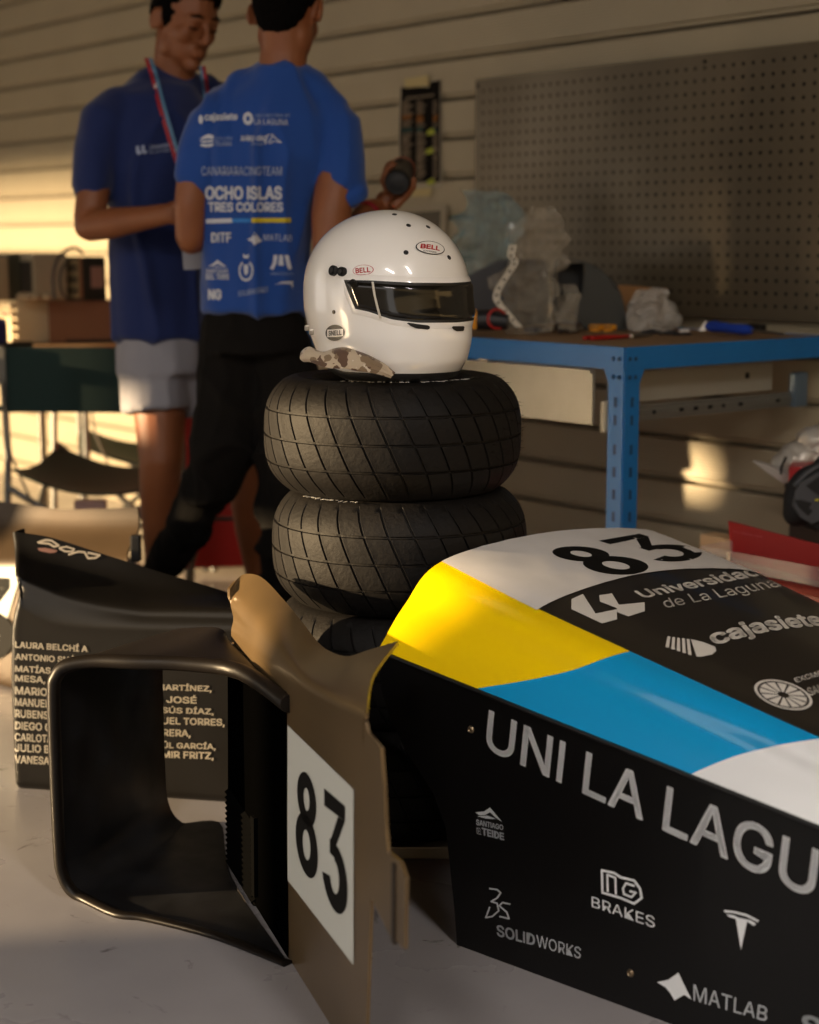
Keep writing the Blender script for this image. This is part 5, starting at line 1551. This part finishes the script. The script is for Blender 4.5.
MB().tube([a, a.lerp(b2, .15), a.lerp(b2, .5), a.lerp(b2, .85), b2], [.010, .015, .012, .014, .008], 10).build('handle', blp, root, 50)
MB().tube([b2, b2 + (b2 - a) * .7], [.004, .003], 8).build('shaft', stl, root, 40); settle(root, (a + b2) / 2)
c = lay(729, 333); o = MB().lathe([(0, .012), (.006, .012), (.008, .009), (.009, 0), (0, 0)], 16, c).build('bottle_cap', blp, None, 40); tag(o, 'small round blue cap near the front edge of the bench', 'cap')
root = thing('socket_tray', 'long dark tray with a row of steel sockets at the right of the bench', 'tool tray')
a, b2 = lay(752, 331), lay(838, 329); a.z = b2.z = ZB + .010; dx = (b2 - a).normalized(); Rt = Matrix((dx, UP.cross(dx), UP)).transposed()
MB().box((a + b2) / 2, ((b2 - a).length, .07, .018), Rt, .003).build('tray', mat('tray_black', '1a1612', .5), root)
for k in range(6):
    p = a.lerp(b2, .12 + .15 * k) + UP * .018
    MB().lathe([(.006, -.016), (.008, -.018), (.010, -.016), (.010, .016), (.008, .018), (.006, .016)], 14, p, Matrix.Rotation(pi / 2, 3, 'X'), True).build('socket', mat('socket_steel', '6d5f4d', .35, metal=.8), root, 40)
settle(root, (a + b2) / 2 - UP * .009)

# ================================================================== RIGHT, BEHIND THE NOSE
redp = mat('box_red', '9d0d12', .45)
clr = film('acrylic', 'd8cfc6', .10, .08)
root = thing('storage_crate', 'red plastic crate on the floor behind the nose cone, under the clear case', 'crate')
Rz = Matrix((D1, D2, UP)).transposed(); cc_ = V((.90, 3.44, 0)); ZC_ = .392
MB().box(cc_ + UP * .19, (.46, .36, .38), Rz, .010).build('body', mat('crate_red', '74120e', .5), root)
MB().box(cc_ + UP * .385, (.48, .38, .014), Rz, .004).build('lid', mat('crate_lid', '8a2a1a', .45), root)
for q in (-.12, .12): MB().box(cc_ - D2 * .183 + D1 * q + UP * .25, (.10, .010, .03), Rz, .003).build('handle', mat('crate_red', '74120e', .5), root)
settle(root, cc_)
root = thing('clear_case', 'flat clear plastic case lying between the red box and the nose cone', 'case')
c = cc_ - D2 * .07 + UP * .394
MB().box(c + UP * .002, (.44, .20, .004), Rz).build('base', clr, root)
for sx, sy, lx, ly in ((0, -.10, .44, .004), (0, .10, .44, .004), (-.22, 0, .004, .20), (.22, 0, .004, .20)):
    MB().box(c + Rz @ V((sx, sy, .022)), (lx, ly, .038), Rz).build('wall', clr, root)
for sx in (-.12, .14): MB().box(c + Rz @ V((sx, -.104, .024)), (.008, .004, .03), Rz, .001).build('latch', mat('latch_clear', 'd9c3a8', .2), root)
settle(root, c)
root = thing('wooden_block', 'small pale block between the nose cone and the red box', 'block')
c = atz(716, 560, ZC_); c.z = ZC_ + .02
MB().box(c + V((.03, .09, 0)), (.09, .05, .038), Rz, .003).build('block', mat('block_pale', 'c9a67c', .6), root); settle(root, (c.x, c.y, ZC_))
root = thing('red_box', 'bright red box with a long upright front panel and small white print', 'box')
rp0 = at(729, 540, 3.58); rpn = V((.89, .45, 0)).normalized()
q = [onp(728, 521, rp0, rpn), onp(850, 553, rp0, rpn), onp(850, 590, rp0, rpn), onp(731, 557, rp0, rpn)]
q[2].z = q[3].z = ZC_ + .002
fpn = MB().prism(q, rpn * .006).build('front_panel', redp, root)
MB().prism([q[3] + rpn * .006, q[2] + rpn * .006, q[2] + rpn * .12, q[3] + rpn * .12], UP * .004).build('floor_panel', redp, root)
fb = bvh_of(fpn)
word(fb, 'TUTTO CREMOSO, CAFFÈ', [(733, 530), (762.5, 536), (762.5, 538), (733, 532)], mat('print_pink', 'c9808a', .5), root, .0)
settle(root, (q[3] + q[2]) / 2)
root = thing('red_carton', 'smaller dark red carton behind the upright red panel, under the glove', 'box')
c = at(806, 534, 3.86)
MB().box((c.x + .04, c.y, .52), (.16, .12, .09), Matrix.Rotation(-.3, 3, 'Z'), .003).build('body', redp, root); settle(root, (c.x + .04, c.y, .475))
root = thing('storage_crate', 'second plastic crate hidden low behind the red box, carrying the glove and the wrapped roll', 'crate')
MB().box((c.x + .155, c.y + .06, .236), (.30, .20, .472), Matrix((D1, D2, UP)).transposed(), .01).build('body', mat('crate_dark', '2a1a16', .6), root); settle(root, (c.x + .155, c.y + .06, 0))
# black and grey racing glove
root = thing('racing_glove', 'black and grey padded racing glove on the cartons at the right edge', 'glove')
gg = mat('glove_grey', '43454a', .7, bump=.2, bscale=200); gb = mat('glove_black', '111114', .75)
d = 3.66
mb = MB()
mb.ell(at(812, 495, d), (.062, .040, .075), Matrix.Rotation(.5, 3, 'Y')); mb.ell(at(835, 480, d), (.06, .04, .07)); mb.ell(at(800, 508, d), (.035, .035, .045), Matrix.Rotation(.6, 3, 'Y'))
for k, (x, y) in enumerate(((845, 520), (832, 528), (820, 530), (812, 528))): mb.tube([at(820, 500, d), at(x - 6, y - 14, d - .01), at(x, y, d - .015)], [.02, .016, .013], 10)
me = remesh(mb, .005, 3); link('palm', me, gb, root, 180)
gbv = bvh_of(bpy.data.objects[-1]) if False else None
pad = MB().prism([at(x, y, d - .046) for x, y in ((796, 492), (800, 484), (812, 476), (830, 466), (840, 500), (822, 520), (812, 524), (801, 518), (793, 506))], V((0, .012, 0))); o = pad.build('cuff_pad', gg, root)
bv = o.modifiers.new('b', 'BEVEL'); bv.width = .004; bv.segments = 3
MB().prism([at(x, y, d - .049) for x, y in ((794, 500), (797, 503), (799, 507), (808, 516), (813, 511), (809, 508), (812, 503), (801, 500))], V((0, .003, 0))).build('mark', gb, root)
MB().prism([at(x, y, d - .048) for x, y in ((806, 486), (840, 462), (840, 492), (822, 498))], V((0, .002, 0))).build('inset', gb, root)
mb = MB().tube([at(794, 486, d - .03), at(806, 474, d - .03), at(825, 462, d - .03)], .006, 8); mb.build('piping', gg, root, 60)
MB().box(at(817, 500, d - .05), (.008, .002, .004)).build('mark', mat('mark_yellow', 'c8c21a', .5), root)
settle(root, at(812, 525, d))
# foil wrapped roll of paper
root = thing('wrapped_roll', 'grey crumpled bubble-wrapped roll with a black band, leaning at the right edge', 'wrapping')
d = 3.95; fo = mat('foil_wrap', 'b9b4ab', .35, metal=.35, bump=1, bscale=45)
me_ = MB().tube(crv([at(772, 470, d), at(785, 464, d), at(800, 459, d), at(820, 452, d), at(850, 445, d)], 4), [.012 + .030 * min(1, i / 6) for i in range(17)], 18)
me = remesh(me_, .007, 1)
for v in me.vertices: v.co += v.normal * .006 * (1 - 2 * abs(noise.noise(v.co * 50)))
link('roll', me, fo, root, 40)
me_ = MB().ell(at(818, 440, d), (.05, .04, .032)); me = remesh(me_, .007, 1)
for v in me.vertices: v.co += v.normal * .008 * (1 - 2 * abs(noise.noise(v.co * 40)))
link('bundle', me, fo, root, 40)
MB().tube([at(781, 474, d - .038), at(781, 468, d - .044), at(786, 457, d - .035)], .0035, 8).build('band', gb, root)
MB().prism([at(x, y, d - .04) for x, y in ((752, 461), (764, 464), (790, 475), (803, 476), (784, 484), (772, 476))], V((.01, .02, 0))).build('paper_sheet', mat('paper_light', 'a7a39c', .7), root)
MB().prism([at(x, y, d - .035) for x, y in ((784, 481), (803, 474), (803, 484), (792, 494), (785, 490))], V((.01, .03, 0))).build('black_flap', gb, root)
settle(root, at(800, 475, d))

# ================================================================== LEFT BACKGROUND
# folding table
root = thing('work_table', 'pale table with folding legs at the far left, loaded with equipment', 'table')
zt = .75
fa, fb2 = atz(-60, 357.5, zt), atz(119, 344, zt); dx = (fb2 - fa).normalized(); bk_ = V((-dx.y, dx.x, 0)); ln = (fb2 - fa).length + .35; Rt = Matrix((dx, bk_, UP)).transposed()
cc = fa + dx * ln / 2 + bk_ * .35 - UP * .015
MB().box(cc, (ln, .70, .028), Rt, .004).build('table_top', mat('table_wood', 'a8845f', .5), root)
for sx in (-1, 1):
    for sy in (-1, 1):
        p = cc + dx * (ln / 2 - .08) * sx + bk_ * .28 * sy; MB().tube([V((p.x, p.y, 0)), V((p.x, p.y, zt - .03))], .016, 10).build('leg', stl, root, 40)
settle(root, (cc.x, cc.y, 0))
def tb_(px, back, z=zt):
    p = at(px, 345, 5.40 + back + max(0, (px - 60) * .004)); return V((p.x, p.y, z))
Ro = Matrix((-D1, D2, UP)).transposed()
def tbox(name, label, cat, px, back, z, size, m, bev=.004, parts=None, Ro=Ro):
    root = thing(name, label, cat); c = tb_(px, back, z) ; MB().box(c + UP * size[2] / 2, size, Ro, bev).build('body', m, root)
    if parts: parts(root, c)
    settle(root, c)
    return c
R12 = Matrix.Rotation(.13, 3, 'Z')
cream = mat('drawer_cream', 'd9c7a2', .5)
def organiser(root, c):
    for i in range(5):
        for j in range(3):
            MB().box(c + Ro @ V((-.088 + .088 * j, -.085, .014 + .028 * i)), (.08, .012, .022), Ro, .003).build('drawer', cream, root)
    for j, i in ((0, 4), (1, 4), (2, 3), (1, 2)):
        MB().box(c + Ro @ V((-.088 + .088 * j, -.092, .014 + .028 * i)), (.05, .004, .012), Ro).build('label', mat('label_red', '8a3a30', .6), root)
tbox('drawer_organiser', 'cream plastic drawer organiser with red labels, in the sun on the far left table', 'organiser', 20, .22, zt, (.26, .14, .145), cream, .004, organiser)
tbox('cardboard_box', 'closed brown cardboard box under the power supply on the left table', 'box', 88, .10, zt, (.24, .20, .14), mat('carton_brown', '7a5238', .8), .003,
     lambda r, c: MB().box(c + R12 @ V((.02, -.1005, .008)), (.17, .004, .012), R12).build('base_fold', mat('carton_dark', '3a261b', .8), r), R12)
zo = zt + .1455
def psu(root, c):
    MB().box(c + Ro @ V((-.008, -.046, .072)), (.112, .006, .125), Ro, .003).build('front_panel', mat('panel_beige', 'a08d68', .5), root)
    for i in range(3):
        for j in range(4): MB().box(c + Ro @ V((-.052 + .028 * j, -.050, .032 + .038 * i)), (.018, .006, .024), Ro, .002).build('socket', mat('panel_dark', '4a3f30', .6), root)
    MB().box(c + Ro @ V((.066, .01, .078)), (.004, .045, .07), Ro).build('label', mat('label_pink', '9a7568', .6), root)
    MB().box(c + Ro @ V((.058, -.045, .072)), (.012, .012, .145), Ro, .003).build('edge_trim', mat('trim_wood', '7d5436', .6), root)
tbox('power_supply', 'boxy black and beige power supply on the brown cardboard box', 'power supply', 87, .05, zo - .005, (.13, .09, .145), mat('psu_black', '191a18', .5), .006, psu)
def monitor(root, c):
    MB().box(c + Ro @ V((0, -.062, .075)), (.075, .006, .10), Ro, .002).build('opening', mat('opening_dark', '2d2922', .7), root)
tbox('equipment_case', 'pale square frame case beside the power supply on the organiser', 'equipment', 46, .10, zo, (.10, .12, .15), mat('case_beige', 'a59a80', .6), .006, monitor)
tbox('equipment_case', 'plain grey-green case at the far left on top of the organiser', 'equipment', 20, .16, zo, (.11, .12, .15), mat('case_green', '4f4c3a', .6), .006,
     lambda r, c: MB().box(c + Ro @ V((0, -.062, .13)), (.09, .004, .008), Ro).build('handle', mat('case_dark', '35332a', .6), r))
tbox('small_box', 'small cream and red packet at the left edge of the picture on the organiser', 'box', -2, .04, zo, (.05, .07, .14), mat('packet_cream', 'a08a6a', .6), .002,
     lambda r, c: MB().box(c + Ro @ V((0, -.0365, .10)), (.045, .002, .05), Ro).build('label', mat('label_red', '8a3a30', .6), r))
root = thing('cable', 'black cable looped over the front of the power supply', 'cable')
MB().tube(crv([tb_(x, -.06, zo + z) for x, z in ((56, .005), (55, .07), (60, .13), (70, .163), (80, .168), (86, .15))], 5), .005, 8).build('cord', bkp, root, 60)
MB().tube(crv([tb_(x, -.07, zo + z) for x, z in ((72, .13), (64, .10), (62, .05), (68, .01), (84, .004))], 5), .004, 8).build('cord', bkp, root, 60)
settle(root, tb_(60, -.06, zo))
tbox('blue_case', 'dark blue rounded case at the left edge on the table', 'case', -6, -.22, zt, (.08, .07, .10), mat('case_blue', '10164a', .5), .02,
     lambda r, c: MB().box(c + Rt @ V((.05, -.02, .012)), (.14, .06, .02), Rt, .005).build('base', mat('case_base_black', '17110e', .6), r))
for k, (px, b2) in enumerate(((30, -.02), (38, -.02), (24, -.0), (50, -.03))):
    c = tb_(px, b2, zo + .002); o = MB().ell(c + UP * .012, (.018, .014, .012), None, 14, 8).build('wire_coil', mat('coil_cream', 'a8977a', .7), None, 60)
    o.location.y -= 0; tag(o, ['second', 'third', 'first', 'fourth'][k] + ' small cream coil of wire from the left, on the front edge of the organiser', 'wire', 'coils of wire on the organiser')

# camp chairs
green = mat('canvas_green', '0b2a26', .8, bump=.2, bscale=200); tubm = mat('chair_tube', '6f6f6c', .35, metal=.6)
def camp_chair(label, px, d, rz, sc=1):
    root = thing('camping_chair', label, 'chair', group='green camping chairs')
    w, h = .27, .80
    G = lambda x, y, z: V((x, y, z))
    mb = MB()
    rows = [[G(-w + 2 * w * i / 10, -.02 + .05 * (1 - (i / 5 - 1) ** 2) * .6, .575 + (.772 - .575) * j / 5) for i in range(11)] for j in range(6)]
    sheet('backrest', rows, .006, green, root)
    rows = [[G(-w + 2 * w * i / 12, .02 + .46 * j / 8, .42 - .075 * (1 - (i / 6 - 1) ** 2) - .03 * sin(pi * j / 8) - .02 * (1 - j / 8)) for i in range(13)] for j in range(9)]
    sheet('seat', rows, .006, green, root)
    for s in (-1, 1):
        MB().tube([G(s * w, -.02, .775), G(s * w, .0, .44), G(s * w, -.02, .30)], .011, 10).build('back_post', tubm, root, 60)
        MB().tube([G(s * w, -.02, .35), G(-s * w * .9, .06, .015)], .010, 10).build('leg', tubm, root, 60)
        MB().tube([G(s * w, .48, .42), G(-s * w * .9, .42, .015)], .010, 10).build('leg', tubm, root, 60)
        MB().tube([G(s * w, .46, .58), G(s * w, .40, .015)], .010, 10).build('front_post', tubm, root, 60)
        MB().tube([G(s * w, .0, .02), G(s * w, .48, .42)], .010, 10).build('side_brace', tubm, root, 60)
        MB().box(G(s * (w + .01), .22, .585), (.055, .48, .014), None, .005).build('armrest', green, root)
        MB().box(G(s * w, -.027, .715), (.026, .006, .11), None, .002).build('bracket', mat('bracket_grey', '6d6a60', .5), root)
        MB().tube([G(s * w, -.03, .68), G(s * w * .9, -.05, .45), G(s * w * .55, -.03, .20)], .004, 6).build('strap', mat('strap_grey', '55524a', .6), root, 60)
    p = at(px, 500, d); root.location = (p.x, p.y, 0); root.rotation_euler = (0, 0, rz); root.scale = (sc, sc, sc)
    return root
camp_chair('dark green canvas camping chair seen from behind at the far left', 96, 4.95, radians(-6))
camp_chair('second green camping chair, partly hidden behind the person in shorts', 168, 5.62, radians(14))
root = thing('small_carton', 'small pinkish printed carton on the floor beneath the camping chair', 'box')
c = at(91, 520, 4.75)
MB().box((c.x, c.y, .17), (.09, .06, .34), Matrix.Rotation(.1, 3, 'Z'), .002).build('body', mat('carton_pink', 'a4847c', .7), root)
MB().box((c.x - .01, c.y - .033, .30), (.012, .004, .012)).build('mark', red, root); MB().box((c.x + .02, c.y - .033, .295), (.012, .004, .014)).build('mark', red, root)
settle(root, (c.x, c.y, 0))
# red roller cabinet behind the people
root = thing('tool_trolley', 'red metal drawer trolley standing behind the two people', 'tool trolley')
rc = mat('trolley_red', 'b01b14', .4, coat=.3); d = 5.15; c = at(228, 500, d); Rr = Matrix.Rotation(.15, 3, 'Z')
MB().box((c.x, c.y + .18, .345), (.36, .34, .57), Rr, .006).build('body', rc, root)
zz = [.615, .555, .495, .40, .28, .13]; hh = [.05, .05, .05, .12, .10, .17]
for z, h in ((.590, .07), (.510, .07), (.425, .08), (.320, .11), (.160, .19)):
    dd = V((c.x, c.y + .18, z)) + Rr @ V((0, -.175, 0)); dw = MB().box(dd, (.34, .014, h), Rr, .003).build('drawer', rc, root)
    MB().box(dd + Rr @ V((0, -.012, h * .32)), (.26, .012, .012), Rr, .003).build('handle', mat('handle_grey', '3c3a36', .4, metal=.5), dw)
MB().box((c.x, c.y + .18, .64), (.38, .36, .02), Rr, .005).build('top_tray', bkp, root)
for sx in (-1, 1):
    for sy in (-1, 1):
        p = V((c.x, c.y + .18, .03)) + Rr @ V((sx * .15, sy * .13, 0)); MB().lathe([(0, -.012), (.026, -.012), (.030, 0), (.026, .012), (0, .012)], 14, p, Matrix.Rotation(pi / 2, 3, 'Y')).build('castor', bkp, root, 40)
settle(root, (c.x, c.y + .18, 0))
